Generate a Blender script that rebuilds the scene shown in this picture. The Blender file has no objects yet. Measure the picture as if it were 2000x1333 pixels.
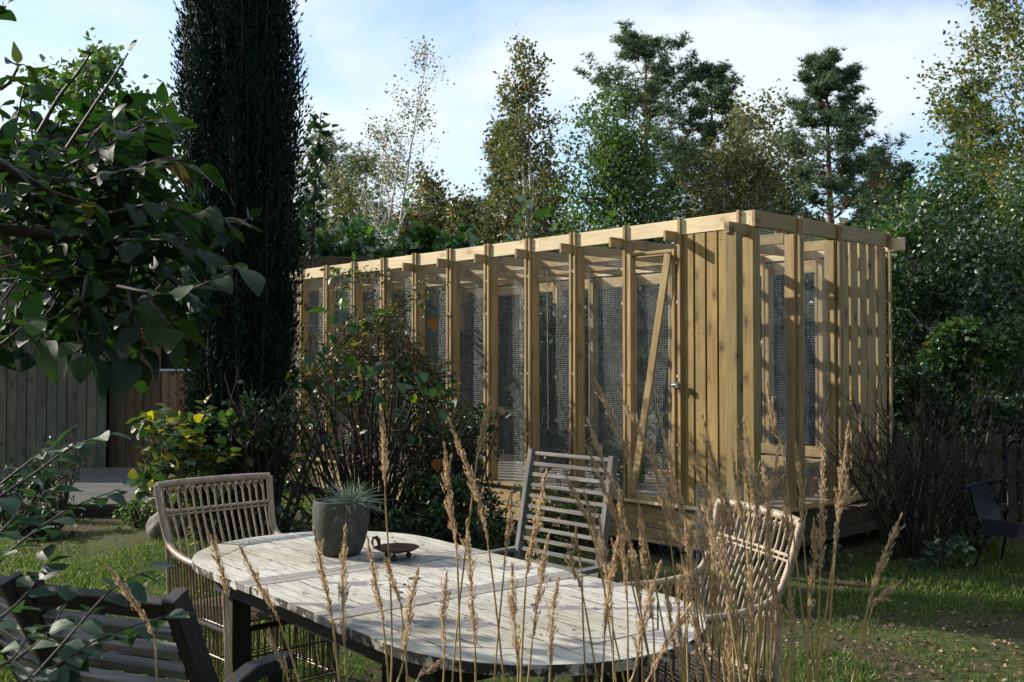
import bpy, math, random
import numpy as np
from mathutils import Vector, Matrix, Quaternion, noise as mnoise

random.seed(7)
RNG = np.random.default_rng(7)
SC = bpy.context.scene
COL = SC.collection
R = math.radians

# ------------------------------------------------------------------ camera
F = 1980.0
PITCH = R(1.317)
CAMZ = 1.6
cam_d = bpy.data.cameras.new('camera')
cam_d.sensor_width = 36.0
cam_d.lens = 36.0 * F / 2000.0
cam_d.clip_start = 0.05
cam_d.clip_end = 2000
cam_d.dof.use_dof = True
cam_d.dof.focus_distance = 5.5
cam_d.dof.aperture_fstop = 18.0
cam = bpy.data.objects.new('camera', cam_d)
COL.objects.link(cam)
cam.location = (0, 0, CAMZ)
cam.rotation_euler = (R(90) + PITCH, 0, 0)
SC.camera = cam

# ------------------------------------------------------------------ light
SUN_H = Vector((-0.933, 0.357, 0)).normalized()
SUN_EL = R(27)
S = Vector((SUN_H.x * math.cos(SUN_EL), SUN_H.y * math.cos(SUN_EL), math.sin(SUN_EL)))
sun_d = bpy.data.lights.new('sun', 'SUN')
sun_d.energy = 5.0
sun_d.angle = R(0.5)
sun_d.color = (1.0, 0.93, 0.82)
sun = bpy.data.objects.new('sun', sun_d)
COL.objects.link(sun)
sun.location = (-20, 8, 12)
sun.rotation_euler = S.to_track_quat('Z', 'Y').to_euler()

world = bpy.data.worlds.new('World')
SC.world = world
world.use_nodes = True
wt = world.node_tree
for n in list(wt.nodes):
    wt.nodes.remove(n)


def N(t, ty, **kw):
    n = t.nodes.new(ty)
    for k, v in kw.items():
        if k.startswith('i_'):
            n.inputs[k[2:].replace('_', ' ')].default_value = v
        else:
            setattr(n, k, v)
    return n


w_out = N(wt, 'ShaderNodeOutputWorld')
sky = N(wt, 'ShaderNodeTexSky', sky_type='NISHITA', sun_disc=False)
sky.sun_elevation = SUN_EL
sky.sun_rotation = math.atan2(S.x, S.y)
sky.altitude = 100
sky.air_density = 1.0
sky.dust_density = 0.1
sky.ozone_density = 2.5
bg_sky = N(wt, 'ShaderNodeBackground', i_Strength=0.15)
tcw = N(wt, 'ShaderNodeTexCoord')
mapw = N(wt, 'ShaderNodeMapping')
mapw.inputs['Scale'].default_value = (1.2, 1.2, 3.2)
mapw.inputs['Rotation'].default_value = (0, R(18), R(10))
mapw.inputs['Location'].default_value = (0.35, 0.2, 0.1)
nw = N(wt, 'ShaderNodeTexNoise', i_Scale=2.3, i_Detail=7.0, i_Roughness=0.52, i_Distortion=0.25)
rw = N(wt, 'ShaderNodeValToRGB')
rw.color_ramp.elements[0].position = 0.36
rw.color_ramp.elements[0].color = (0.10, 0.10, 0.10, 1)
rw.color_ramp.elements[1].position = 0.56
rw.color_ramp.elements[1].color = (0.92, 0.92, 0.92, 1)
bg_cl = N(wt, 'ShaderNodeBackground', i_Strength=0.70)
bg_cl.inputs['Color'].default_value = (0.87, 0.95, 1.0, 1)
mixw = N(wt, 'ShaderNodeMixShader')
L = wt.links.new
L(sky.outputs[0], bg_sky.inputs['Color'])
L(tcw.outputs['Generated'], mapw.inputs['Vector'])
L(mapw.outputs[0], nw.inputs['Vector'])
sepw = N(wt, 'ShaderNodeSeparateXYZ'); L(tcw.outputs['Generated'], sepw.inputs[0])
biasw = N(wt, 'ShaderNodeMath', operation='MULTIPLY_ADD'); L(sepw.outputs[0], biasw.inputs[0]); biasw.inputs[1].default_value = -0.22; L(nw.outputs['Fac'], biasw.inputs[2])
L(biasw.outputs[0], rw.inputs[0])
L(rw.outputs[0], mixw.inputs[0])
L(bg_sky.outputs[0], mixw.inputs[1])
L(bg_cl.outputs[0], mixw.inputs[2])
L(mixw.outputs[0], w_out.inputs[0])

SC.view_settings.view_transform = 'Standard'
SC.view_settings.look = 'None'
SC.view_settings.exposure = 0.65
SC.view_settings.gamma = 1.0
SC.view_settings.use_curve_mapping = False
SC.render.engine = 'CYCLES'
SC.cycles.max_bounces = 6
SC.cycles.transparent_max_bounces = 8
SC.cycles.use_denoising = True


# ------------------------------------------------------------------ helpers
def at(px, py, Y):
    """photo pixel (2000 wide) at distance Y in front of the camera -> world point"""
    x = (px - 1000.0) / F
    y = -(py - 666.5) / F
    fy = math.cos(PITCH) - y * math.sin(PITCH)
    fz = math.sin(PITCH) + y * math.cos(PITCH)
    k = Y / fy
    return Vector((x * k, Y, CAMZ + fz * k))


def ground_h(x, y):
    h = 0.20 * math.exp(-(((x + 2.0) / 1.5) ** 2 + ((y - 9.45) / 1.35) ** 2) ** 1.6)
    h += 0.012 * math.sin(x * 1.7 + y * 0.9) + 0.008 * math.sin(x * 3.9 - y * 2.3)
    return h


def rnd(a, b):
    return random.uniform(a, b)


def tag(o, label=None, cat=None, group=None, kind=None):
    if label: o['label'] = label
    if cat: o['category'] = cat
    if group: o['group'] = group
    if kind: o['kind'] = kind
    return o


def empty(name, loc=(0, 0, 0), rz=0.0, **kw):
    o = bpy.data.objects.new(name, None)
    o.empty_display_size = 0.2
    COL.objects.link(o)
    o.location = loc
    o.rotation_euler = (0, 0, rz)
    return tag(o, **kw)


def link(name, me, mat=None, parent=None, **kw):
    if mat is not None and not me.materials:
        me.materials.append(mat)
    o = bpy.data.objects.new(name, me)
    COL.objects.link(o)
    if parent is not None:
        o.parent = parent
    return tag(o, **kw)


def mesh_np(name, verts, faces, smooth=False, mat_idx=None):
    """verts (n,3), faces (m,k) uniform arrays -> mesh"""
    verts = np.asarray(verts, dtype=np.float32)
    faces = np.asarray(faces, dtype=np.int32)
    me = bpy.data.meshes.new(name)
    n, k = faces.shape
    me.vertices.add(len(verts))
    me.vertices.foreach_set('co', verts.ravel())
    me.loops.add(n * k)
    me.loops.foreach_set('vertex_index', faces.ravel())
    me.polygons.add(n)
    me.polygons.foreach_set('loop_start', np.arange(0, n * k, k, dtype=np.int32))
    me.polygons.foreach_set('loop_total', np.full(n, k, dtype=np.int32))
    if smooth:
        me.polygons.foreach_set('use_smooth', np.ones(n, dtype=bool))
    if mat_idx is not None:
        me.polygons.foreach_set('material_index', np.asarray(mat_idx, dtype=np.int32))
    me.update(calc_edges=True)
    return me


class MB:
    """collects quads/tris into one mesh (faces of mixed size)"""
    def __init__(s):
        s.v, s.f, s.sm = [], [], []

    def add(s, v, f, smooth=False):
        o = len(s.v)
        s.v.extend([tuple(p) for p in v])
        for q in f:
            s.f.append(tuple(i + o for i in q))
            s.sm.append(smooth)

    def box(s, c, d, M=None):
        x, y, z = c
        a, b, e = d[0] / 2, d[1] / 2, d[2] / 2
        v = [Vector((x + i * a, y + j * b, z + k * e)) for k in (-1, 1) for j in (-1, 1) for i in (-1, 1)]
        if M is not None:
            v = [M @ p for p in v]
        s.add(v, [(0, 2, 3, 1), (4, 5, 7, 6), (0, 1, 5, 4), (2, 6, 7, 3), (0, 4, 6, 2), (1, 3, 7, 5)])

    def tube(s, pts, rad, sides=6, cap=True):
        pts = [Vector(p) for p in pts]
        if not hasattr(rad, '__len__'):
            rad = [rad] * len(pts)
        o = []
        prev = None
        for i, p in enumerate(pts):
            d = (pts[min(i + 1, len(pts) - 1)] - pts[max(i - 1, 0)])
            if d.length < 1e-9: d = Vector((0, 0, 1))
            d.normalize()
            if prev is None:
                a = d.orthogonal().normalized()
            else:
                a = (prev - d * prev.dot(d))
                a = a.normalized() if a.length > 1e-6 else d.orthogonal().normalized()
            prev = a
            b = d.cross(a)
            for k in range(sides):
                t = 2 * math.pi * k / sides
                o.append(p + (a * math.cos(t) + b * math.sin(t)) * rad[i])
        f = []
        n = len(pts)
        for i in range(n - 1):
            for k in range(sides):
                k2 = (k + 1) % sides
                f.append((i * sides + k, i * sides + k2, (i + 1) * sides + k2, (i + 1) * sides + k))
        s.add(o, f, True)
        if cap:
            s.add(o[:sides], [tuple(range(sides))[::-1]])
            s.add(o[-sides:], [tuple(range(sides))])

    def mesh(s, name):
        me = bpy.data.meshes.new(name)
        me.from_pydata(s.v, [], s.f)
        me.polygons.foreach_set('use_smooth', s.sm)
        me.update()
        return me

    def build(s, name, mat, parent=None, **kw):
        return link(name, s.mesh(name), mat, parent, **kw)


def curve_pts(pts, n):
    """catmull-rom through pts"""
    pts = [Vector(p) for p in pts]
    P = [pts[0] * 2 - pts[1]] + pts + [pts[-1] * 2 - pts[-2]]
    out = []
    seg = len(pts) - 1
    for i in range(n + 1):
        t = i / n * seg
        k = min(int(t), seg - 1)
        t -= k
        a, b, c, d = P[k:k + 4]
        out.append(0.5 * ((2 * b) + (c - a) * t + (2 * a - 5 * b + 4 * c - d) * t * t + (3 * b - a - 3 * c + d) * t ** 3))
    return out


# ------------------------------------------------------------------ materials
def new_mat(name):
    m = bpy.data.materials.new(name)
    m.use_nodes = True
    t = m.node_tree
    for n in list(t.nodes):
        t.nodes.remove(n)
    out = N(t, 'ShaderNodeOutputMaterial')
    return m, t, out


def ramp(t, stops, interp='LINEAR'):
    r = N(t, 'ShaderNodeValToRGB')
    r.color_ramp.interpolation = interp
    e = r.color_ramp.elements
    while len(e) < len(stops):
        e.new(0.5)
    for i, (p, c) in enumerate(stops):
        e[i].position = p
        e[i].color = (c[0], c[1], c[2], 1)
    return r


def wood_mat(name, c1, c2, knot, rough=0.7, knots=True, grain=1.0, vary=0.25, green=None, bump=0.25):
    """grain along object Z; each board differs by object random"""
    m, t, out = new_mat(name)
    K = t.links.new
    b = N(t, 'ShaderNodeBsdfPrincipled', i_Roughness=rough)
    b.inputs['Specular IOR Level'].default_value = 0.3
    tc = N(t, 'ShaderNodeTexCoord')
    oi = N(t, 'ShaderNodeObjectInfo')
    mul = N(t, 'ShaderNodeVectorMath', operation='MULTIPLY_ADD')
    cmb = N(t, 'ShaderNodeCombineXYZ')
    for k in range(3):
        K(oi.outputs['Random'], cmb.inputs[k])
    mul.inputs[1].default_value = (17, 31, 53)
    K(cmb.outputs[0], mul.inputs[0])
    K(tc.outputs['Object'], mul.inputs[2])
    mp = N(t, 'ShaderNodeMapping')
    mp.inputs['Scale'].default_value = (1, 1, 0.045)
    K(mul.outputs[0], mp.inputs['Vector'])
    n1 = N(t, 'ShaderNodeTexNoise', i_Scale=60.0 * grain, i_Detail=5.0, i_Roughness=0.6, i_Distortion=0.4)
    K(mp.outputs[0], n1.inputs['Vector'])
    n2 = N(t, 'ShaderNodeTexNoise', i_Scale=2.2, i_Detail=4.0)
    K(mul.outputs[0], n2.inputs['Vector'])
    r1 = ramp(t, [(0.32, c1), (0.68, c2)])
    K(n1.outputs['Fac'], r1.inputs[0])
    mixv = N(t, 'ShaderNodeMix', data_type='RGBA', blend_type='MULTIPLY')
    mixv.inputs['Factor'].default_value = 1.0
    rv = ramp(t, [(0.3, (1 - vary * 1.5,) * 3), (0.7, (1.0, 1.0, 1.0))])
    K(n2.outputs['Fac'], rv.inputs[0])
    K(r1.outputs[0], mixv.inputs[6])
    K(rv.outputs[0], mixv.inputs[7])
    col = mixv.outputs[2]
    if green:
        gm = N(t, 'ShaderNodeMix', data_type='RGBA')
        rg = ramp(t, [(0.0, (0, 0, 0)), (1.0, (0.75,) * 3)])
        K(oi.outputs['Random'], rg.inputs[0])
        K(rg.outputs[0], gm.inputs['Factor'])
        K(col, gm.inputs[6])
        gm.inputs[7].default_value = (*green, 1)
        gm2 = N(t, 'ShaderNodeMix', data_type='RGBA', blend_type='MULTIPLY')
        gm2.inputs['Factor'].default_value = 0.6
        K(gm.outputs[2], gm2.inputs[6])
        K(r1.outputs[0], gm2.inputs[7])
        # keep brightness
        gm3 = N(t, 'ShaderNodeMix', data_type='RGBA')
        gm3.inputs['Factor'].default_value = 0.75
        K(gm2.outputs[2], gm3.inputs[6])
        K(gm.outputs[2], gm3.inputs[7])
        col = gm3.outputs[2]
    if knots:
        sp3 = N(t, 'ShaderNodeSeparateXYZ'); K(mul.outputs[0], sp3.inputs[0])
        kx = N(t, 'ShaderNodeMath', operation='MULTIPLY'); K(sp3.outputs[0], kx.inputs[0]); kx.inputs[1].default_value = 5.5
        kxy = N(t, 'ShaderNodeMath', operation='MULTIPLY_ADD'); K(sp3.outputs[1], kxy.inputs[0]); kxy.inputs[1].default_value = 3.5; K(kx.outputs[0], kxy.inputs[2])
        kz = N(t, 'ShaderNodeMath', operation='MULTIPLY'); K(sp3.outputs[2], kz.inputs[0]); kz.inputs[1].default_value = 3.0
        mk = N(t, 'ShaderNodeCombineXYZ'); K(kxy.outputs[0], mk.inputs[0]); K(kz.outputs[0], mk.inputs[1])
        vo = N(t, 'ShaderNodeTexVoronoi', i_Scale=1.0, voronoi_dimensions='2D')
        wn = N(t, 'ShaderNodeTexNoise', i_Scale=1.3, i_Detail=3.0); K(mk.outputs[0], wn.inputs['Vector'])
        wa = N(t, 'ShaderNodeVectorMath', operation='MULTIPLY_ADD'); K(wn.outputs['Color'], wa.inputs[0]); wa.inputs[1].default_value = (.42, .42, 0); K(mk.outputs[0], wa.inputs[2])
        K(wa.outputs[0], vo.inputs['Vector'])
        rk = ramp(t, [(0.045, (1, 1, 1)), (0.07, (0.5, 0.5, 0.5)), (0.10, (0.8, 0.8, 0.8)), (0.13, (0.22, 0.22, 0.22)), (0.17, (0.34, 0.34, 0.34)), (0.20, (0.10, 0.10, 0.10)), (0.36, (0, 0, 0))])
        K(vo.outputs['Distance'], rk.inputs[0])
        km = N(t, 'ShaderNodeMix', data_type='RGBA')
        kc = N(t, 'ShaderNodeSeparateColor'); K(vo.outputs['Color'], kc.inputs[0])
        ks = ramp(t, [(0.45, (0, 0, 0)), (0.5, (.45, .45, .45)), (1.0, (1, 1, 1))]); K(kc.outputs[0], ks.inputs[0])
        kf = N(t, 'ShaderNodeMath', operation='MULTIPLY'); K(rk.outputs[0], kf.inputs[0]); K(ks.outputs[0], kf.inputs[1])
        K(kf.outputs[0], km.inputs['Factor'])
        K(col, km.inputs[6])
        km.inputs[7].default_value = (*knot, 1)
        col = km.outputs[2]
    tn = N(t, 'ShaderNodeMix', data_type='RGBA', blend_type='MULTIPLY'); tn.inputs['Factor'].default_value = 1.0
    tr_ = ramp(t, [(0, (.78, .80, .80)), (.35, (1.0, .97, .90)), (.7, (.92, .95, .95)), (1, (1.12, 1.05, 1.0))]); K(oi.outputs['Random'], tr_.inputs[0])
    K(col, tn.inputs[6]); K(tr_.outputs[0], tn.inputs[7]); tn.clamp_result = False
    col = tn.outputs[2]
    K(col, b.inputs['Base Color'])
    bp = N(t, 'ShaderNodeBump', i_Strength=bump, i_Distance=0.002)
    K(n1.outputs['Fac'], bp.inputs['Height'])
    K(bp.outputs[0], b.inputs['Normal'])
    K(b.outputs[0], out.inputs[0])
    return m


def noise_mat(name, stops, scale=8.0, rough=0.8, bump=0.3, bdist=0.004, detail=6.0, spec=0.3, metallic=0.0, coord='Object'):
    m, t, out = new_mat(name)
    K = t.links.new
    b = N(t, 'ShaderNodeBsdfPrincipled', i_Roughness=rough, i_Metallic=metallic)
    b.inputs['Specular IOR Level'].default_value = spec
    tc = N(t, 'ShaderNodeTexCoord')
    n1 = N(t, 'ShaderNodeTexNoise', i_Scale=scale, i_Detail=detail, i_Roughness=0.62)
    K(tc.outputs[coord], n1.inputs['Vector'])
    r1 = ramp(t, stops)
    K(n1.outputs['Fac'], r1.inputs[0])
    K(r1.outputs[0], b.inputs['Base Color'])
    bp = N(t, 'ShaderNodeBump', i_Strength=bump, i_Distance=bdist)
    K(n1.outputs['Fac'], bp.inputs['Height'])
    K(bp.outputs[0], b.inputs['Normal'])
    K(b.outputs[0], out.inputs[0])
    return m


def leaf_mat(name, stops, trans=0.35, rough=0.45, spec=0.4, tcol=(1.2, 1.35, 0.5), objrand=False, veins=False):
    """leaf colours chosen per leaf (per mesh island, or per object)"""
    m, t, out = new_mat(name)
    K = t.links.new
    b = N(t, 'ShaderNodeBsdfPrincipled', i_Roughness=rough)
    b.inputs['Specular IOR Level'].default_value = spec
    if objrand:
        src = N(t, 'ShaderNodeObjectInfo').outputs['Random']
    else:
        src = N(t, 'ShaderNodeNewGeometry').outputs['Random Per Island']
    r1 = ramp(t, stops)
    K(src, r1.inputs[0])
    col = r1.outputs[0]
    if veins:
        tc = N(t, 'ShaderNodeTexCoord')
        wv = N(t, 'ShaderNodeTexWave', wave_type='BANDS', bands_direction='DIAGONAL', i_Scale=22.0, i_Distortion=1.5, i_Detail=1.0)
        nz = N(t, 'ShaderNodeTexNoise', i_Scale=25.0, i_Detail=3.0)
        K(tc.outputs['Object'], wv.inputs['Vector'])
        K(tc.outputs['Object'], nz.inputs['Vector'])
        mm = N(t, 'ShaderNodeMix', data_type='RGBA', blend_type='MULTIPLY')
        mm.inputs['Factor'].default_value = 0.6
        rr = ramp(t, [(0.3, (0.6, 0.6, 0.6)), (0.7, (1.15, 1.1, 1.0))])
        K(nz.outputs['Fac'], rr.inputs[0])
        K(col, mm.inputs[6]); K(rr.outputs[0], mm.inputs[7])
        col = mm.outputs[2]
        bp = N(t, 'ShaderNodeBump', i_Strength=0.35, i_Distance=0.002)
        K(wv.outputs['Fac'], bp.inputs['Height'])
        K(bp.outputs[0], b.inputs['Normal'])
    K(col, b.inputs['Base Color'])
    tr = N(t, 'ShaderNodeBsdfTranslucent')
    mc = N(t, 'ShaderNodeMix', data_type='RGBA', blend_type='MULTIPLY')
    mc.inputs['Factor'].default_value = 1.0
    K(col, mc.inputs[6])
    mc.inputs[7].default_value = (*tcol, 1)
    mc.clamp_result = False
    K(mc.outputs[2], tr.inputs['Color'])
    mx = N(t, 'ShaderNodeMixShader')
    mx.inputs[0].default_value = trans
    K(b.outputs[0], mx.inputs[1])
    K(tr.outputs[0], mx.inputs[2])
    K(mx.outputs[0], out.inputs[0])
    return m


M = {}
M['pine_new'] = wood_mat('pressure treated pine', (0.26, 0.182, 0.080), (0.46, 0.335, 0.168), (0.06, 0.033, 0.015), vary=0.2)
M['pine_board'] = wood_mat('pale planed pine', (0.60, 0.47, 0.28), (0.76, 0.63, 0.42), (0.36, 0.22, 0.10), vary=0.12)
M['pine_clad'] = wood_mat('cladding pine', (0.23, 0.158, 0.055), (0.39, 0.28, 0.11), (0.05, 0.028, 0.012), vary=0.22)
M['shed_wood'] = wood_mat('green tinted shed boards', (0.095, 0.095, 0.073), (0.155, 0.153, 0.118), (0.015, 0.013, 0.01), vary=0.3)
M['shed_brown'] = wood_mat('brown shed boards', (0.08, 0.058, 0.032), (0.13, 0.095, 0.055), (0.02, 0.013, 0.008), vary=0.3)
M['gate_red'] = wood_mat('reddish gate boards', (0.17, 0.095, 0.058), (0.23, 0.135, 0.085), (0.06, 0.03, 0.02), vary=0.2)
M['deck_wood'] = wood_mat('grey deck boards', (0.085, 0.082, 0.078), (0.15, 0.145, 0.14), (0.1, 0.1, 0.09), vary=0.3, knots=False)
M['picket'] = wood_mat('grey weathered shade darkened pickets', (0.045, 0.04, 0.032), (0.095, 0.085, 0.07), (0.06, 0.05, 0.04), vary=0.35)  # weathered grey, darkened further to stand in for shade on the fence
M['chair_grey'] = wood_mat('silver weathered teak', (0.08, 0.075, 0.068), (0.28, 0.265, 0.245), (0.1, 0.1, 0.1), vary=0.35, knots=False, grain=1.6, bump=0.6)
M['chair_black'] = wood_mat('black stained weathered wood', (0.014, 0.013, 0.013), (0.05, 0.047, 0.048), (0.01, 0.01, 0.01), vary=0.45, knots=False, grain=1.4, rough=0.5, bump=0.5)
M['chair_slat'] = wood_mat('black stained slats worn and sky lightened', (0.08, 0.077, 0.08), (0.34, 0.33, 0.34), (0.01, 0.01, 0.01), vary=0.5, knots=False, grain=1.2, rough=0.34, bump=0.6)  # worn grey, then lightened so albedo carries sky reflection on slat tops
M['black_frame'] = wood_mat('dark oiled table frame', (0.022, 0.019, 0.016), (0.05, 0.042, 0.035), (0.01, 0.01, 0.01), vary=0.3, knots=False)
M['rattan'] = noise_mat('grey brown rattan', [(0.3, (0.19, 0.14, 0.098)), (0.7, (0.40, 0.315, 0.23))], scale=30, rough=0.5, bump=0.2, spec=0.5)
M['cane'] = noise_mat('brown rattan canes', [(0.3, (0.08, 0.052, 0.03)), (0.7, (0.21, 0.15, 0.095))], scale=25, rough=0.4, bump=0.2, spec=0.55)
M['navy_wicker'] = noise_mat('dark navy wicker', [(0.3, (0.004, 0.005, 0.010)), (0.7, (0.012, 0.015, 0.026))], scale=40, rough=0.6, bump=0.2, spec=0.25)
M['wire'] = noise_mat('galvanised wire', [(0.3, (0.40, 0.44, 0.46)), (0.7, (0.54, 0.58, 0.60))], scale=3, rough=0.5, bump=0.0, metallic=0.3, spec=0.5)
M['steel'] = noise_mat('bright steel', [(0.3, (0.5, 0.5, 0.52)), (0.7, (0.65, 0.66, 0.68))], scale=9, rough=0.25, bump=0.05, metallic=1.0, spec=0.5)
M['flashing'] = noise_mat('pale metal flashing', [(0.3, (0.35, 0.4, 0.45)), (0.7, (0.48, 0.52, 0.57))], scale=2, rough=0.4, bump=0.02, metallic=0.3)
M['rust'] = noise_mat('rusted iron', [(0.3, (0.03, 0.012, 0.009)), (0.55, (0.075, 0.030, 0.019)), (0.75, (0.13, 0.055, 0.03))], scale=28, rough=0.85, bump=0.5, bdist=0.003)
M['concrete'] = noise_mat('grey green concrete pot', [(0.25, (0.035, 0.037, 0.028)), (0.5, (0.062, 0.064, 0.05)), (0.8, (0.12, 0.12, 0.095))], scale=11, rough=0.92, bump=0.5, bdist=0.004, detail=9)
M['soil'] = noise_mat('dark potting soil', [(0.3, (0.012, 0.01, 0.008)), (0.7, (0.05, 0.038, 0.028))], scale=40, rough=0.95, bump=0.9, bdist=0.01)
M['stone'] = noise_mat('grey granite stone', [(0.25, (0.05, 0.046, 0.036)), (0.5, (0.14, 0.13, 0.105)), (0.75, (0.27, 0.255, 0.22))], scale=14, rough=0.85, bump=0.6, bdist=0.02, detail=9)
M['pebble'] = noise_mat('smooth pebbles', [(0.3, (0.13, 0.14, 0.145)), (0.7, (0.30, 0.31, 0.32))], scale=3, rough=0.6, bump=0.1)
M['bark_dark'] = noise_mat('dark bark', [(0.3, (0.014, 0.011, 0.009)), (0.7, (0.05, 0.04, 0.032))], scale=14, rough=0.85, bump=0.7, bdist=0.01)
M['bark_apple'] = noise_mat('apple bark', [(0.3, (0.025, 0.02, 0.017)), (0.7, (0.085, 0.07, 0.057))], scale=30, rough=0.7, bump=0.5, bdist=0.004)
M['bark_pine'] = noise_mat('orange brown pine bark', [(0.3, (0.085, 0.045, 0.03)), (0.7, (0.22, 0.125, 0.085))], scale=4, rough=0.85, bump=0.6, bdist=0.03)
M['bark_birch'] = noise_mat('white birch bark', [(0.30, (0.05, 0.045, 0.04)), (0.42, (0.42, 0.41, 0.38)), (0.8, (0.66, 0.65, 0.61))], scale=5, rough=0.7, bump=0.2)
M['twig_brown'] = noise_mat('dry brown twigs', [(0.3, (0.032, 0.024, 0.017)), (0.7, (0.12, 0.09, 0.062))], scale=20, rough=0.7, bump=0.2)
M['twig_pale'] = noise_mat('pale cut wood', [(0.3, (0.32, 0.25, 0.17)), (0.7, (0.5, 0.42, 0.30))], scale=20, rough=0.7, bump=0.2)
M['roof_tile'] = noise_mat('black clay roof tiles', [(0.3, (0.014, 0.014, 0.017)), (0.7, (0.04, 0.04, 0.047))], scale=8, rough=0.5, bump=0.2)
M['rope'] = noise_mat('pale rope', [(0.3, (0.45, 0.43, 0.38)), (0.7, (0.65, 0.62, 0.55))], scale=60, rough=0.9, bump=0.3)
M['substrate'] = noise_mat('sandy aviary floor', [(0.3, (0.13, 0.11, 0.085)), (0.7, (0.26, 0.23, 0.185))], scale=18, rough=0.95, bump=0.6, bdist=0.01)
M['brick'] = noise_mat('terracotta block', [(0.3, (0.45, 0.2, 0.12)), (0.7, (0.58, 0.3, 0.19))], scale=9, rough=0.9, bump=0.3)
M['purple'] = leaf_mat('lavender flowers', [(0.0, (0.07, 0.03, 0.22)), (1.0, (0.14, 0.06, 0.35))], trans=0.2, tcol=(1, 1, 1))
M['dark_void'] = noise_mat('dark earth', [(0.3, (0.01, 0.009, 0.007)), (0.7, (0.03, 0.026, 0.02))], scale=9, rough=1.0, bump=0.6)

G = lambda r, g, b: (r, g, b)
M['l_conifer'] = leaf_mat('dark yew needles', [(0, G(.004, .012, .009)), (0.6, G(.008, .022, .015)), (1, G(.018, .042, .026))], trans=.08, rough=.6, spec=.15)
M['l_apple'] = leaf_mat('apple leaves', [(0, G(.009, .025, .015)), (.5, G(.016, .044, .018)), (.95, G(.038, .075, .020)), (1, G(.11, .08, .03))], trans=.32, rough=.5, spec=.28, tcol=(1.5, 1.75, .5), objrand=True, veins=True)
M['l_apple_mass'] = leaf_mat('apple foliage', [(0, G(.009, .025, .015)), (.5, G(.016, .044, .018)), (1, G(.038, .075, .020))], trans=.30, rough=.5, spec=.28, tcol=(1.5, 1.75, .5))
M['l_coto'] = leaf_mat('dull green oval leaves', [(0, G(.022, .055, .035)), (1, G(.045, .10, .055))], trans=.3, rough=.42, spec=.5, tcol=(1.3, 1.5, .6), objrand=True, veins=True)
M['l_laurel'] = leaf_mat('glossy laurel leaves', [(0, G(.026, .065, .026)), (.6, G(.055, .115, .04)), (1, G(.12, .18, .07))], trans=.3, rough=.25, spec=.8, tcol=(1.3, 1.6, .5))
M['l_green'] = leaf_mat('fresh green leaves', [(0, G(.042, .088, .032)), (.7, G(.082, .145, .05)), (1, G(.16, .19, .06))], trans=.42, rough=.42, spec=.45, tcol=(1.3, 1.5, .5))
M['l_birch_gold'] = leaf_mat('gold and green birch leaves', [(0, G(.06, .09, .03)), (.5, G(.10, .12, .04)), (.8, G(.20, .15, .04)), (1, G(.30, .16, .03))], trans=.4, rough=.45, tcol=(1.3, 1.3, .5))
M['l_birch_brown'] = leaf_mat('brown green birch leaves', [(0, G(.060, .088, .040)), (.6, G(.115, .125, .058)), (.93, G(.17, .15, .065)), (1, G(.30, .19, .05))], trans=.45, rough=.5, tcol=(1.2, 1.2, .5))
M['l_birch_right'] = leaf_mat('olive birch leaves', [(0, G(.05, .09, .03)), (.7, G(.10, .125, .04)), (1, G(.25, .19, .05))], trans=.4, rough=.45, tcol=(1.3, 1.4, .5))
M['l_pine'] = leaf_mat('pine needles', [(0, G(.045, .085, .060)), (.7, G(.075, .12, .078)), (1, G(.12, .16, .09))], trans=.35, rough=.55)  # paled so the colour stands in for haze over the far trees
M['l_dark'] = leaf_mat('dense dark green leaves', [(0, G(.012, .034, .017)), (.7, G(.026, .062, .028)), (1, G(.065, .10, .038))], trans=.3, rough=.4, spec=.45)
M['l_small'] = leaf_mat('small green leaves', [(0, G(.025, .062, .022)), (.75, G(.05, .11, .035)), (.95, G(.10, .15, .045)), (1, G(.30, .25, .04))], trans=.35, rough=.38, spec=.5)
M['l_tangle'] = leaf_mat('yellowing small leaves', [(0, G(.030, .036, .016)), (.45, G(.055, .065, .022)), (.8, G(.08, .06, .032)), (1, G(.22, .19, .04))], trans=.35, rough=.5, tcol=(1.3, 1.4, .5))
M['l_yellow'] = leaf_mat('bright yellow leaves', [(0, G(.30, .27, .02)), (1, G(.42, .37, .03))], trans=.4, rough=.45, tcol=(1.4, 1.4, .4), objrand=True)
M['l_yg'] = leaf_mat('yellow green shrub leaves', [(0, G(.035, .08, .045)), (.5, G(.08, .13, .07)), (.8, G(.20, .21, .04)), (1, G(.42, .36, .03))], trans=.4, rough=.4, tcol=(1.3, 1.3, .4), objrand=True)
M['l_yg_mass'] = leaf_mat('green and yellow foliage', [(0, G(.022, .055, .028)), (.55, G(.045, .09, .04)), (.8, G(.10, .14, .05)), (1, G(.35, .32, .03))], trans=.4, rough=.4, tcol=(1.3, 1.3, .4))
M['l_grey'] = leaf_mat('grey green leaves', [(0, G(.025, .05, .036)), (1, G(.055, .09, .065))], trans=.25, rough=.5)
M['l_orange'] = leaf_mat('rust orange dead leaf', [(0, G(.16, .06, .015)), (1, G(.24, .10, .02))], trans=.4, rough=.6, tcol=(1.3, 1.1, .5), objrand=True)
M['l_bushdark'] = leaf_mat('blue green shrub leaves', [(0, G(.025, .06, .04)), (.8, G(.045, .095, .055)), (1, G(.16, .20, .03))], trans=.35, rough=.45, objrand=True, tcol=(1.4, 1.7, .4), veins=True)
M['l_purple'] = leaf_mat('dark purple leaves', [(0, G(.035, .015, .03)), (1, G(.07, .035, .06))], trans=.3, rough=.35, spec=.6, tcol=(1.5, .8, .8), objrand=True)
M['l_fescue'] = leaf_mat('blue fescue blades', [(0, G(.16, .24, .19)), (1, G(.36, .44, .36))], trans=.3, rough=.5, tcol=(1, 1.1, .8))
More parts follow.
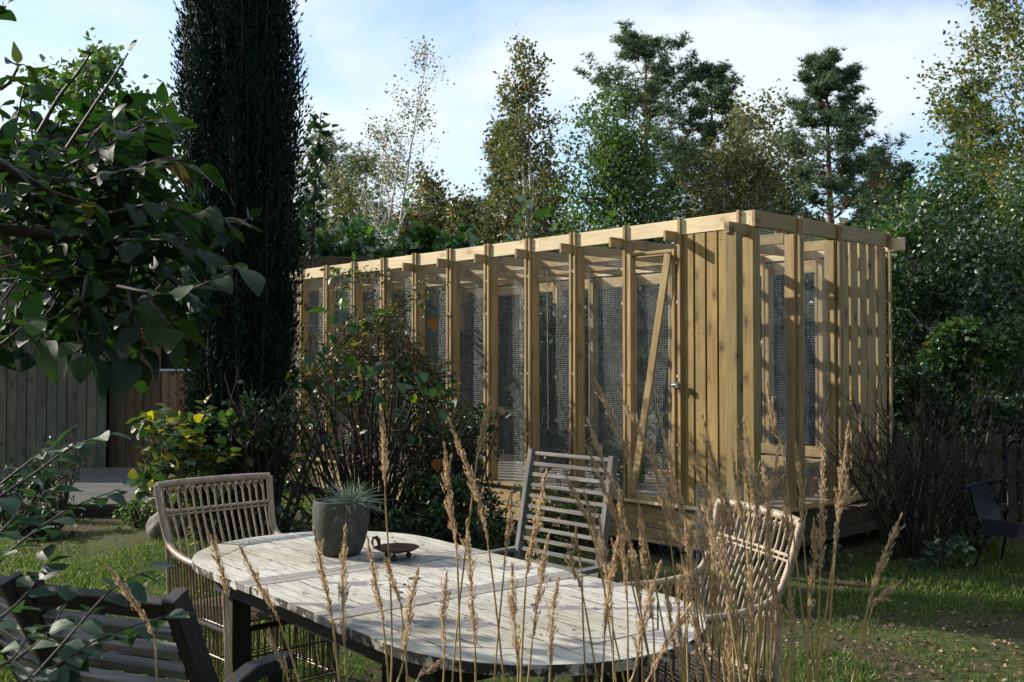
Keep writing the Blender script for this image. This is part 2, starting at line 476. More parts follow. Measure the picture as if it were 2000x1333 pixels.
M['l_grass'] = leaf_mat('lawn blades', [(0, G(.034, .080, .015)), (.55, G(.065, .130, .024)), (.8, G(.14, .17, .045)), (1, G(.26, .215, .12))], trans=.4, rough=.5, tcol=(1.3, 1.5, .5))
M['l_litter'] = leaf_mat('brown leaf litter', [(0, G(.04, .024, .015)), (.5, G(.12, .075, .045)), (.85, G(.20, .135, .085)), (1, G(.34, .25, .165))], trans=.15, rough=.7, tcol=(1.2, 1, .6))
M['straw'] = leaf_mat('straw plume spikelets', [(0, G(.34, .245, .16)), (.6, G(.52, .40, .27)), (1, G(.76, .65, .49))], trans=.4, rough=.55, tcol=(1.2, 1.05, .8))
M['straw_stem'] = noise_mat('straw stems', [(0.3, (.26, .18, .07)), (0.7, (.46, .33, .16))], scale=30, rough=0.5, bump=0.1)


# table top: weathered paint / bare grey teak
def table_mat():
    m, t, out = new_mat('flaking white weathered table wood')
    K = t.links.new
    b = N(t, 'ShaderNodeBsdfPrincipled', i_Roughness=0.72)
    b.inputs['Specular IOR Level'].default_value = 0.35
    tc = N(t, 'ShaderNodeTexCoord')
    oi = N(t, 'ShaderNodeObjectInfo')
    geo = N(t, 'ShaderNodeNewGeometry')
    mp = N(t, 'ShaderNodeMapping')
    mp.inputs['Scale'].default_value = (2.2, 26, 10)
    K(tc.outputs['Object'], mp.inputs['Vector'])
    fine = N(t, 'ShaderNodeTexNoise', i_Scale=3.0, i_Detail=8.0, i_Roughness=0.7)
    K(mp.outputs[0], fine.inputs['Vector'])
    r1 = ramp(t, [(0.28, (0.20, 0.18, 0.145)), (0.42, (0.39, 0.37, 0.325)), (0.55, (0.53, 0.515, 0.475)), (0.75, (0.68, 0.67, 0.635))])
    K(fine.outputs['Fac'], r1.inputs[0])
    big = N(t, 'ShaderNodeTexNoise', i_Scale=1.6, i_Detail=5.0, i_Roughness=0.55)
    K(geo.outputs['Position'], big.inputs['Vector'])
    r2 = ramp(t, [(0.35, (0.76, 0.73, 0.66)), (0.62, (1.0, 1.0, 1.0))])
    K(big.outputs['Fac'], r2.inputs[0])
    mm = N(t, 'ShaderNodeMix', data_type='RGBA', blend_type='MULTIPLY')
    mm.inputs['Factor'].default_value = 1.0
    K(r1.outputs[0], mm.inputs[6]); K(r2.outputs[0], mm.inputs[7])
    # bare grey patches with ragged edges
    mp2 = N(t, 'ShaderNodeMapping')
    mp2.inputs['Rotation'].default_value = (0, 0, R(51.5))
    mp2.inputs['Scale'].default_value = (1.2, 3.2, 1)
    K(geo.outputs['Position'], mp2.inputs['Vector'])
    pn = N(t, 'ShaderNodeTexNoise', i_Scale=1.5, i_Detail=9.0, i_Roughness=0.66, i_Distortion=0.4)
    K(mp2.outputs[0], pn.inputs['Vector'])
    rp = ramp(t, [(0.575, (0, 0, 0)), (0.587, (1, 1, 1))])
    K(pn.outputs['Fac'], rp.inputs[0])
    m2 = N(t, 'ShaderNodeMix', data_type='RGBA')
    K(rp.outputs[0], m2.inputs['Factor'])
    K(mm.outputs[2], m2.inputs[6])
    m2.inputs[7].default_value = (0.205, 0.19, 0.20, 1)
    # per plank tint
    rr = ramp(t, [(0, (0.84, 0.83, 0.80)), (1, (1.05, 1.04, 1.02))])
    K(oi.outputs['Random'], rr.inputs[0])
    m3 = N(t, 'ShaderNodeMix', data_type='RGBA', blend_type='MULTIPLY')
    m3.inputs['Factor'].default_value = 1.0
    K(m2.outputs[2], m3.inputs[6]); K(rr.outputs[0], m3.inputs[7])
    # mildewed, flaking outer edge
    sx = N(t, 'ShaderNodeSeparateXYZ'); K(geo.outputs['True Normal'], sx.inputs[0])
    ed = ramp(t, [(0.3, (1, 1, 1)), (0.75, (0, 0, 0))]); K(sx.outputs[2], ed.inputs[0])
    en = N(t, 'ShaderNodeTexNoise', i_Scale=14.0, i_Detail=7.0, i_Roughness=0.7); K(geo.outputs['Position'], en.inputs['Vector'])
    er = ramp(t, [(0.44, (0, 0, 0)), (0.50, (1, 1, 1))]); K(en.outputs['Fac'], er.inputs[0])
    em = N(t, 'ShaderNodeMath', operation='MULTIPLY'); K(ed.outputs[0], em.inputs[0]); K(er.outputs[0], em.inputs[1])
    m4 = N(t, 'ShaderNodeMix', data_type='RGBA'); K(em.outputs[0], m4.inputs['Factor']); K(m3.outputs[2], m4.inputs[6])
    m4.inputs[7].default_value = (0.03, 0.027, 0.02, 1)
    K(m4.outputs[2], b.inputs['Base Color'])
    bp = N(t, 'ShaderNodeBump', i_Strength=0.5, i_Distance=0.0015)
    K(fine.outputs['Fac'], bp.inputs['Height'])
    K(bp.outputs[0], b.inputs['Normal'])
    K(b.outputs[0], out.inputs[0])
    return m


M['table'] = table_mat()
M['table_strip'] = wood_mat('grey bare table strips', (0.25, 0.235, 0.225), (0.42, 0.40, 0.385), (0.1, 0.1, 0.1), vary=0.25, knots=False, bump=0.5)


def ground_mat():
    m, t, out = new_mat('lawn earth')
    K = t.links.new
    b = N(t, 'ShaderNodeBsdfPrincipled', i_Roughness=0.95)
    b.inputs['Specular IOR Level'].default_value = 0.15
    geo = N(t, 'ShaderNodeNewGeometry')
    n1 = N(t, 'ShaderNodeTexNoise', i_Scale=0.9, i_Detail=8.0, i_Roughness=0.65)
    n2 = N(t, 'ShaderNodeTexNoise', i_Scale=35.0, i_Detail=6.0, i_Roughness=0.7)
    K(geo.outputs['Position'], n1.inputs['Vector'])
    K(geo.outputs['Position'], n2.inputs['Vector'])
    ra = ramp(t, [(0.3, (0.022, 0.016, 0.010)), (0.7, (0.105, 0.078, 0.05))])
    rb = ramp(t, [(0.3, (0.03, 0.045, 0.012)), (0.7, (0.095, 0.12, 0.035))])
    K(n2.outputs['Fac'], ra.inputs[0]); K(n2.outputs['Fac'], rb.inputs[0])
    rm = ramp(t, [(0.42, (0, 0, 0)), (0.58, (1, 1, 1))])
    K(n1.outputs['Fac'], rm.inputs[0])
    mm = N(t, 'ShaderNodeMix', data_type='RGBA')
    K(rm.outputs[0], mm.inputs['Factor']); K(ra.outputs[0], mm.inputs[6]); K(rb.outputs[0], mm.inputs[7])
    K(mm.outputs[2], b.inputs['Base Color'])
    bp = N(t, 'ShaderNodeBump', i_Strength=0.9, i_Distance=0.02)
    K(n2.outputs['Fac'], bp.inputs['Height'])
    K(bp.outputs[0], b.inputs['Normal'])
    K(b.outputs[0], out.inputs[0])
    return m


M['ground'] = ground_mat()

# ------------------------------------------------------------------ leaf & twig generators
LEAF_QUAD = (np.array([[0, 0, 0], [.32, .42, .08], [0, 1, -.05], [-.32, .42, .08]], dtype=np.float32),
             np.array([[0, 1, 2], [0, 2, 3]], dtype=np.int32))


def ovate(nseg=4, width=0.33, fold=0.12, droop=0.18, wave=0.0, tip=0.8):
    v, f = [], []
    for i in range(nseg + 1):
        t = i / nseg
        w = width * math.sin(math.pi * min(1, t ** (tip * .9))) ** 0.8 * (1.12 - .25 * t) if 0 < t < 1 else 0.0
        zc = -droop * t * t
        wz = wave * math.sin(t * 9)
        v += [(-w, t, zc + fold * w * 2 + wz), (0, t, zc), (w, t, zc + fold * w * 2 - wz)]
    for i in range(nseg):
        a = i * 3
        f += [(a, a + 1, a + 4, a + 3), (a + 1, a + 2, a + 5, a + 4)]
    v = np.array(v, np.float32)
    tri = []
    for q in f:
        tri += [(q[0], q[1], q[2]), (q[0], q[2], q[3])]
    return v, np.array([t for t in tri], np.int32)


LEAF_OV = ovate(3, .36)
NEEDLE = (np.array([[-.06, 0, 0], [.06, 0, 0], [0, 1, 0]], dtype=np.float32), np.array([[0, 1, 2]], dtype=np.int32))
TUFT_V, TUFT_F = [], []
for k in range(6):
    a = k * 2.4
    el = 0.15 + 0.85 * ((k * 37) % 6) / 6
    d = Vector((math.cos(a) * math.cos(el), math.sin(el) * 0.9 + 0.25, math.sin(a) * math.cos(el))).normalized()
    o = d.orthogonal().normalized() * 0.10
    b0 = len(TUFT_V)
    TUFT_V += [tuple(-o), tuple(o), tuple(d)]
    TUFT_F.append((b0, b0 + 1, b0 + 2))
TUFT = (np.array(TUFT_V, np.float32), np.array(TUFT_F, np.int32))


def scatter(name, tpl, pos, dirs, size, mat, parent=None, roll=None, **kw):
    """leaf template (y axis = leaf axis) copied to pos along dirs as one mesh"""
    pos = np.asarray(pos, np.float32)
    dirs = np.asarray(dirs, np.float32)
    n = len(pos)
    size = np.broadcast_to(np.asarray(size, np.float32), (n,))
    y = dirs / (np.linalg.norm(dirs, axis=1, keepdims=True) + 1e-9)
    r = RNG.normal(size=(n, 3)).astype(np.float32)
    if roll is not None:   # prefer blade normal near up
        r = np.array([[0, 0, 1]], np.float32) + r * roll
        x = np.cross(y, r)
    else:
        x = np.cross(y, r)
    x /= (np.linalg.norm(x, axis=1, keepdims=True) + 1e-9)
    z = np.cross(x, y)
    tv, tf = tpl
    Rm = np.stack([x, y, z], axis=2)  # columns
    V = np.einsum('nij,kj->nki', Rm, tv) * size[:, None, None] + pos[:, None, :]
    nv = len(tv)
    Fc = tf[None, :, :] + (np.arange(n) * nv)[:, None, None]
    me = mesh_np(name, V.reshape(-1, 3), Fc.reshape(-1, tf.shape[1]))
    return link(name, me, mat, parent, **kw)


def polytube(curves, sides=5):
    """list of (pts(n,3), radii(n)) -> verts, quads (numpy)"""
    VV, FF, o = [], [], 0
    ang = np.arange(sides) * 2 * math.pi / sides
    ca, sa = np.cos(ang), np.sin(ang)
    for pts, rad in curves:
        P = np.asarray(pts, np.float32)
        rad = np.asarray(rad, np.float32)
        n = len(P)
        T = np.gradient(P, axis=0)
        T /= (np.linalg.norm(T, axis=1, keepdims=True) + 1e-9)
        ref = np.array([0.31, 0.17, 0.93]) if abs(T[0][2]) < 0.8 else np.array([0.95, 0.2, 0.1])
        A = np.cross(T, ref); A /= (np.linalg.norm(A, axis=1, keepdims=True) + 1e-9)
        B = np.cross(T, A)
        V = P[:, None, :] + rad[:, None, None] * (A[:, None, :] * ca[None, :, None] + B[:, None, :] * sa[None, :, None])
        VV.append(V.reshape(-1, 3))
        i = np.arange(n - 1)[:, None] * sides
        k = np.arange(sides)[None, :]
        k2 = (k + 1) % sides
        q = np.stack([i + k, i + k2, i + sides + k2, i + sides + k], axis=2).reshape(-1, 4) + o
        FF.append(q)
        o += n * sides
    return np.concatenate(VV), np.concatenate(FF)


def tubes(name, curves, mat, parent=None, sides=5, **kw):
    v, f = polytube(curves, sides)
    return link(name, mesh_np(name, v, f, smooth=True), mat, parent, **kw)


def wander(p, d, length, n=6, wob=0.12, up=0.0, droop=0.0):
    pts = [Vector(p)]
    d = Vector(d).normalized()
    st = length / n
    for i in range(n):
        d = (d + Vector((rnd(-wob, wob), rnd(-wob, wob), rnd(-wob, wob) + up - droop * (i / n)))).normalized()
        pts.append(pts[-1] + d * st)
    return pts


def along(pts, t):
    k = t * (len(pts) - 1)
    i = min(int(k), len(pts) - 2)
    return pts[i].lerp(pts[i + 1], k - i), (pts[i + 1] - pts[i]).normalized()


def taper(n, r0, r1):
    return [r0 + (r1 - r0) * (i / (n - 1)) for i in range(n)]


def rdir(el0=-0.3, el1=0.8):
    a = rnd(0, 2 * math.pi)
    e = rnd(el0, el1)
    return Vector((math.cos(a) * math.cos(e), math.sin(a) * math.cos(e), math.sin(e)))


def tree(name, base, height, width, label, cat, bark, leafmat, leafsize, nleaf, kind='birch', stems=1, trunk_r=0.08,
         crown0=0.2, tpl=LEAF_QUAD, group=None, lean=(0, 0), shape='oval', spread=None, nlimb=None):
    """tapered trunk(s), limbs, twigs, and separate leaves through the crown"""
    root = empty(name, base, label=label, cat=cat, group=group)
    trunk_c, limb_c, ends = [], [], []
    W = width / 2 * (1.5 if kind == 'pine' else 1.0)
    for sidx in range(stems):
        a = rnd(0, 6.28)
        off = Vector((math.cos(a), math.sin(a), 0)) * (0.1 * (stems > 1))
        d = Vector((lean[0] + (math.cos(a) * 0.13 if stems > 1 else 0), lean[1] + (math.sin(a) * 0.1 if stems > 1 else 0), 1))
        hh = height * (1.0 if sidx == 0 else rnd(0.75, 0.97))
        tp = wander(off, d, hh, 12, 0.035 if kind != 'pine' else 0.018, up=0.05)
        tr = trunk_r * (1 if stems == 1 else 0.75)
        trunk_c.append((tp, [tr * (1 - i / 12.5) ** 0.9 + 0.006 for i in range(13)]))
        nl = int((nlimb or 26 * (1 - crown0)) * (1.7 if kind == 'pine' else 1)) // (1 if stems == 1 else 2) + 3
        for i in range(nl):
            t = crown0 + (0.98 - crown0) * (i + rnd(0, 1)) / nl
            p, td = along(tp, t)
            u = (t - crown0) / (1 - crown0)
            if shape == 'cone':
                ln = (W * (1.0 - u) ** 0.8 * (rnd(0.75, 1.15) if kind != 'pine' else rnd(.35, 1.25)) + 0.12 * W)
            elif shape == 'pine':
                ln = W * (0.35 + 0.85 * math.sin(math.pi * min(1, u * 0.85 + 0.15))) * rnd(0.35, 1.15)
            else:
                ln = W * (math.sin(math.pi * (0.12 + 0.85 * u)) ** 0.7) * rnd(0.7, 1.1) + 0.1 * W
            a = i * 2.4 + rnd(-0.4, 0.4)
            if kind == 'birch':
                el = rnd(0.45, 0.95)
                ln *= 1.15
            elif kind == 'pine':
                el = rnd(-0.25, 0.35) + 0.35 * u
            else:
                el = rnd(0.15, 0.8)
            dd = Vector((math.cos(a) * math.cos(el), math.sin(a) * math.cos(el), math.sin(el)))
            lp = wander(p, dd, ln, 6, 0.14, up=0.04 if kind != 'pine' else 0.05, droop=0.12 if kind == 'birch' else 0.0)
            r0 = max(0.008, trunk_r * 0.42 * (1 - t) + 0.006)
            limb_c.append((lp, taper(7, r0, 0.004)))
            m2 = 5 if kind != 'pine' else 8
            for j in range(m2):
                tt = 0.3 + 0.7 * (j + rnd(0, 1)) / m2
                q, qd = along(lp, tt)
                sd = (qd + rdir(-0.4, 0.7) * 0.9).normalized()
                sl = ln * (rnd(0.18, 0.4) if kind != 'pine' else rnd(.2, .5))
                if kind == 'pine': sd = (sd + Vector((0, 0, .25))).normalized()
                sp = wander(q, sd, sl, 4, 0.2, up=0.05)
                limb_c.append((sp, taper(5, r0 * 0.4 + 0.002, 0.002)))
                ends.append(sp)
            ends.append(lp[2:])
        ends.append(tp[-4:])
    tubes('trunk', trunk_c, bark, root, sides=8)
    tubes('branch', limb_c, bark, root, sides=4, kind='stuff')
    pos, dr = [], []
    ne = len(ends)
    sp = spread if spread is not None else W * 0.10
    per = max(1, nleaf // ne)
    for e in ends:
        k = int(per * rnd(0.35, 1.7))
        if kind == 'pine':
            # needle tufts packed towards twig ends
            for _ in range(k):
                t = 1 - rnd(0, 1) ** 1.3 * 0.6
                p, d = along(e, t)
                g = Vector((random.gauss(0, 1), random.gauss(0, 1), random.gauss(0.2, 0.6))) * sp * 1.25
                pos.append(p + g)
                dr.append(d * 0.6 + Vector((rnd(-.4, .4), rnd(-.4, .4), rnd(0.3, 1.2))))
        else:
            for _ in range(k):
                t = rnd(0.05, 1)
                p, d = along(e, t)
                pos.append(p + Vector((random.gauss(0, 1), random.gauss(0, 1), random.gauss(0, 1))) * sp)
                dr.append(Vector((rnd(-1, 1), rnd(-1, 1), rnd(-1.2, 0.4))))
    sz = RNG.uniform(0.65, 1.25, len(pos)) * leafsize
    scatter('crown', tpl, [tuple(p) for p in pos], [tuple(p) for p in dr], sz, leafmat, root)
    return root


def shrub(name, base, rx, ry, h, label, cat, bark, leafmat, leafsize, nleaf, tpl=None, group=None, nstem=14, z0=0.05,
          shoots=10, flat=0.6, **kw):
    """many-stemmed shrub whose leaves fill an uneven hull of lobes"""
    if tpl is None: tpl = LEAF_OV if leafsize > .1 else LEAF_QUAD
    if tpl is LEAF_QUAD and nleaf > 3000: nleaf = int(nleaf * 1.5)
    root = empty(name, base, label=label, cat=cat, group=group)
    curves, pos, dr = [], [], []
    tips = []
    for i in range(nstem):
        a = rnd(0, 6.28)
        rr = rnd(0.0, 0.3)
        p = Vector((math.cos(a) * rr * rx, math.sin(a) * rr * ry, 0))
        d = Vector((math.cos(a) * rx / h * rnd(.2, 1), math.sin(a) * ry / h * rnd(.2, 1), 1))
        tp = wander(p, d, h * rnd(0.7, 0.98), 7, 0.12)
        curves.append((tp, taper(8, rnd(.012, .03), .004)))
        for j in range(5):
            q, qd = along(tp, rnd(0.35, 0.95))
            sp = wander(q, qd + rdir(-.3, .6), h * rnd(.12, .3), 4, .2)
            curves.append((sp, taper(5, .006, .002)))
            tips.append(sp[-1])
        tips.append(tp[-1])
    lobes = []
    for i in range(26):
        a = rnd(0, 6.28)
        rr = math.sqrt(rnd(0, 1)) * 0.85
        zz = rnd(z0 + .05, 0.92)
        k = 0.55 + 0.45 * math.sin(math.pi * min(1, zz * 0.75 + .2))
        lobes.append((Vector((math.cos(a) * rr * rx * k, math.sin(a) * rr * ry * k, zz * h)), rnd(.16, .34) * min(rx, h * .6)))
    nl = nleaf
    for _ in range(nl):
        if random.random() < 0.82:
            c, r = random.choice(lobes)
            d = rdir(-.9, 1.3)
            p = c + d * r * (0.55 + 0.5 * random.random())
            if p.z < z0 * h: continue
            pos.append(p); dr.append(d + Vector((rnd(-.8, .8), rnd(-.8, .8), rnd(-.9, .3))))
        else:
            a = rnd(0, 6.28); rr = math.sqrt(rnd(0, 1))
            z = rnd(z0, .93) * h
            pos.append(Vector((math.cos(a) * rr * rx * .9, math.sin(a) * rr * ry * .9, z)))
            dr.append(Vector((rnd(-1, 1), rnd(-1, 1), rnd(-1, .4))))
    for _ in range(shoots):
        c, r = random.choice(lobes)
        if c.z < h * .5: continue
        sp = wander(c, Vector((rnd(-.35, .35), rnd(-.35, .35), 1)), r + h * rnd(.08, .22), 6, .1)
        curves.append((sp, taper(7, .006, .002)))
        for k in range(12):
            q, qd = along(sp, rnd(.3, 1))
            pos.append(q); dr.append(rdir(-.4, .6) + qd * .4)
    tubes('stem', curves, bark, root, sides=4, kind='stuff')
    sz = RNG.uniform(0.6, 1.2, len(pos)) * leafsize
    scatter('foliage', tpl, [tuple(p) for p in pos], [tuple(p) for p in dr], sz, leafmat, root, roll=flat)
    return root


# boards with eased edges; length along local z, width x, thickness y
_bcache = {}


def board_mesh(w, th, ln, ch=0.003, mat=None):
    key = (round(w, 4), round(th, 4), round(ln, 3), mat.name if mat else '')
    if key in _bcache:
        return _bcache[key]
    a, b, c = w / 2, th / 2, ch
    c = min(c, a * .4, b * .4)
    ring = [(-a + c, -b), (a - c, -b), (a, -b + c), (a, b - c), (a - c, b), (-a + c, b), (-a, b - c), (-a, -b + c)]
    v = [(x, y, 0) for x, y in ring] + [(x, y, ln) for x, y in ring]
    f = [(i, (i + 1) % 8, (i + 1) % 8 + 8, i + 8) for i in range(8)]
    f += [tuple(range(8))[::-1], tuple(range(8, 16))]
    me = bpy.data.meshes.new('board')
    me.from_pydata(v, [], f)
    me.update()
    _bcache[key] = me
    return me


def board(name, p0, p1, w, th, face, mat, parent=None, **kw):
    """board from p0 to p1 (centre line); 'face' = direction its broad side's thickness points"""
    p0, p1 = Vector(p0), Vector(p1)
    z = (p1 - p0)
    ln = z.length
    z.normalize()
    y = Vector(face)
    y = (y - z * y.dot(z)).normalized()
    x = y.cross(z)
    me = board_mesh(w, th, ln, mat=mat)
    if mat is not None and not me.materials:
        me.materials.append(mat)
    o = bpy.data.objects.new(name, me)
    COL.objects.link(o)
    mt = Matrix.Identity(4)
    for i, c in enumerate((x, y, z)):
        mt[0][i], mt[1][i], mt[2][i] = c
    mt.translation = p0
    if parent is not None:
        o.parent = parent
    o.matrix_local = mt
    return tag(o, **kw)

# ================================================================== SETTING
# ground sheet: fine near the camera, coarse out to the horizon
def axis_steps(lo, hi, fine, far):
    a = list(np.arange(lo, hi + 1e-6, fine))
    s = fine
    x = hi
    while x < far:
        s *= 1.5
        x += s
        a.append(x)
    s = fine
    x = lo
    while x > -far:
        s *= 1.5
        x -= s
        a.insert(0, x)
    return np.array(a)


gx = axis_steps(-7, 7, 0.12, 500)
gy = axis_steps(0, 15, 0.12, 500)
XX, YY = np.meshgrid(gx, gy)
ZZ = np.zeros_like(XX)
for j in range(len(gy)):
    for i in range(len(gx)):
        if -9 < gx[i] < 9 and -2 < gy[j] < 17:
            ZZ[j, i] = ground_h(gx[i], gy[j]) + 0.012 * mnoise.noise(Vector((gx[i] * 5, gy[j] * 5, 0)))
V = np.stack([XX, YY, ZZ], axis=2).reshape(-1, 3)
nx, ny = len(gx), len(gy)
ii = (np.arange(ny - 1)[:, None] * nx + np.arange(nx - 1)[None, :]).reshape(-1)
Fq = np.stack([ii, ii + 1, ii + nx + 1, ii + nx], axis=1)
link('ground', mesh_np('ground', V, Fq, smooth=True), M['ground'], kind='structure')

# ---- aviary -------------------------------------------------------
AV_A = math.atan2(-0.7375, 0.675)
U = Vector((-0.675, 0.7375, 0)).normalized()
VV_ = Vector((0.7376, 0.675, 0)).normalized()
CORNER = Vector((1.874, 7.86, 0))
av = empty('aviary', CORNER, AV_A, label='long new pine aviary with wire mesh walls and a mesh door', cat='aviary')
ZB, ZT = 0.44, 2.80
LEN, DEP = 7.9, 2.12
P1, PB, PC = M['pine_new'], M['pine_board'], M['pine_clad']
FR = (0, 1, 0)


def vpost(name, s, w, y0, y1, z0, z1, mat=P1, **kw):
    """vertical member on the long wall: left edge at -s, width w along x"""
    return board(name, (-s + w / 2, (y0 + y1) / 2, z0), (-s + w / 2, (y0 + y1) / 2, z1), w, y1 - y0, FR, mat, av, **kw)


# roof boards of the front in three lengths, butted
for s0, s1 in ((0.0, 2.38), (2.384, 4.95), (4.954, LEN)):
    board('roof_board', (-s1, 0.014, 2.737), (-s0, 0.014, 2.737), 0.128, 0.028, FR, PB, av)
SL = [0.723 + 0.6 * k for k in range(12)]
for s in SL:
    z0 = ZB
    # outer battens of the two neighbouring frames, rising in front of the roof board
    vpost('batten', s, 0.030, -0.026, -0.002, z0, 2.812)
    if abs(s - 1.323) > 0.05 and abs(s - 0.723) > 0.05:
        vpost('batten', s + 0.052, 0.030, -0.026, -0.002, z0, 2.812)
        vpost('stud', s + 0.052, 0.030, 0.002, 0.085, z0, 2.668)
    vpost('stud', s, 0.040, 0.002, 0.092, z0, 2.668)
    if s < 4.5:
        board('rafter', (-s - 0.012, -0.175, 2.655), (-s - 0.012, DEP + 0.05, 2.655), 0.088, 0.022, (1, 0, 0), P1, av)
    else:
        board('rafter', (-s - 0.012, 0.03, 2.655), (-s - 0.012, DEP + 0.05, 2.655), 0.088, 0.022, (1, 0, 0), P1, av)
    for z in (0.95, 1.52, 2.12, 2.44):
        bm = MB()
        if random.random() < 0.8:
            bm.box((-s - 0.006 - 0.004, -0.012, z + rnd(-.02, .02)), (0.018, 0.02, 0.022))
            bm.build('spacer_block', M['twig_pale'], av)
vpost('batten', 0.14, 0.030, -0.026, -0.002, 2.62, 2.812)
# cladding beside the door
cl = [(0.676, .096), (0.563, .101), (0.446, .101)]
board('backing_board', (-.36, .05, ZB), (-.36, .05, 2.66), .62, .012, FR, M['shed_brown'], av)
for s, w in cl:
    vpost('cladding_board', s, w, 0.004, 0.026, ZB, 2.668, PC)
vpost('cladding_board', 0.329, 0.101, 0.004, 0.026, ZB, 2.668, PC)
vpost('cladding_board', 0.212, 0.101, 0.004, 0.026, ZB, 2.668, PC)
vpost('support_post', 0.08, 0.10, -0.25, -0.17, 0.10, 2.602, PC)
vpost('corner_post', 0.098, 0.098, -0.002, 0.095, ZB, 2.668, PC)
board('rafter', (-0.055, -0.27, 2.648), (-0.055, -0.004, 2.648), 0.088, 0.045, (1, 0, 0), P1, av)
# screw heads: pairs in the roof board and in every cladding board
bm = MB()
for s in [0.03, 0.10] + [q - .06 for q in SL]:
    for z in (2.705, 2.768):
        bm.tube([(-s, .001, z), (-s, -.0015, z)], .0045, 8)
for s, w in cl + [(0.329, .101), (0.212, .101)]:
    for z in (ZB + .06, 1.15, 1.85, 2.60):
        for dx in (.02, w - .02):
            bm.tube([(-s + dx, .0045, z), (-s + dx, .0025, z)], .004, 8)
for k in range(5):
    for z in (ZB + .06, 1.5, 2.6):
        for dy in (.02, .098):
            bm.tube([(.0175, 1.29 + k * .158 + dy, z), (.0195, 1.29 + k * .158 + dy, z)], .004, 8)
bm.build('screws', M['bark_dark'], av, kind='stuff')
# door
dr_ = empty('door', (0, 0, 0)); dr_.parent = av
DS0, DS1, DZ0, DZ1 = 0.75, 1.262, ZB + 0.015, 2.56


def dboard(name, p0, p1, w, th, mat=P1):
    return board(name, p0, p1, w, th, FR, mat, dr_)


dboard('stile', (-DS1 + .022, -.005, DZ0), (-DS1 + .022, -.005, DZ1), .044, .07)
dboard('stile', (-DS0 - .014, -.005, DZ0), (-DS0 - .014, -.005, DZ1), .028, .05)
dboard('rail', (-DS1 + .045, -.005, DZ1 - .014), (-DS0 - .029, -.005, DZ1 - .014), .028, .05)
dboard('rail', (-DS1 + .045, -.005, DZ0 + .014), (-DS0 - .029, -.005, DZ0 + .014), .028, .05)
dboard('brace', (-DS1 + .075, -.05, DZ0 + .03), (-DS0 - .045, -.05, DZ1 - .04), .07, .022)
# latch
lt = MB()
lt.box((-0.727, -0.04, 1.43), (0.10, 0.012, 0.035))
lt.tube([(-0.76, -0.055, 1.43), (-0.70, -0.055, 1.43)], 0.010, 8)
lt.tube([(-0.775, -0.065, 1.445), (-0.775, -0.065, 1.405)], 0.006, 6)
lt.box((-0.70, -0.06, 1.43), (0.02, 0.03, 0.045))
lt.build('latch', M['steel'], dr_)


def mesh_panel(parent, x0, x1, y, z0, z1, axis='x', pitch=0.0195, name='wire_mesh', jit=0.004, r=0.00085):
    """welded wire: every wire is real, thin and square"""
    VVs, FFs = [], []

    def wire(p, q):
        d = (q - p) / np.linalg.norm(q - p)
        a = np.cross(d, [0.3, 0.4, 0.86]); a /= np.linalg.norm(a); b = np.cross(d, a)
        o = len(VVs)
        for c in (p, q):
            for s1, s2 in ((1, 0), (-.5, .87), (-.5, -.87)):
                VVs.append(c + (a * s1 + b * s2) * r)
        FFs.extend([(o, o + 1, o + 4, o + 3), (o + 1, o + 2, o + 5, o + 4), (o + 2, o, o + 3, o + 5)])
    mk = (lambda u, z: np.array([u, y + jit * math.sin(u * 9 + z * 3), z])) if axis == 'x' else (lambda u, z: np.array([y + jit * math.sin(u * 9 + z * 3), u, z]))
    n = int((x1 - x0) / pitch)
    for i in range(n + 1):
        u = x0 + (i + .5) * (x1 - x0) / (n + 1)
        zs = np.linspace(z0, z1, 4)
        for k in range(3):
            wire(mk(u, zs[k]), mk(u, zs[k + 1]))
    n = int((z1 - z0) / pitch)
    for i in range(n + 1):
        z = z0 + (i + .5) * (z1 - z0) / (n + 1)
        wire(mk(x0, z), mk((x0 + x1) / 2, z))
        wire(mk((x0 + x1) / 2, z), mk(x1, z))
    return link(name, mesh_np(name, VVs, FFs), M['wire'], parent, kind='stuff')


for i in range(1, len(SL) - 1):
    sa, sb = SL[i], SL[i + 1]
    mesh_panel(av, -sb + .03, -sa - .05, 0.095, ZB + .02, 2.70)
mesh_panel(dr_, -DS1 + .02, -DS0 - .01, 0.024, DZ0 + .02, DZ1 - .01)
# sill, base boards
for s0, s1 in ((0.0, 1.30), (1.304, 4.2), (4.204, LEN)):
    board('sill', (-s1, 0.02, ZB - .012), (-s0, 0.02, ZB - .012), .12, .024, (0, 0, 1), PB if s0 == 0 else P1, av)
    board('base_board', (-s1, 0.016, 0.318), (-s0, 0.016, 0.318), .20, .03, FR, P1, av)
    board('base_board', (-s1, 0.006, 0.168), (-s0, 0.006, 0.168), .09, .04, FR, P1, av)
    board('ledge', (-s1, -0.015, 0.112), (-s0, -0.015, 0.112), .10, .02, (0, 0, 1), P1, av)
for s in (0.06, 1.9, 3.8, 5.7, 7.6):
    for y in (0.12, DEP - .1):
        board('foundation_leg', (-s, y, -0.1), (-s, y, .40), .09, .09, FR, M['bark_dark'], av)

# right short wall (local x = 0 plane, running +y)
SX = (1, 0, 0)


def rpost(name, t, w, x0, x1, z0, z1, mat=P1):
    return board(name, ((x0 + x1) / 2, t + w / 2, z0), ((x0 + x1) / 2, t + w / 2, z1), w, x1 - x0, SX, mat, av)


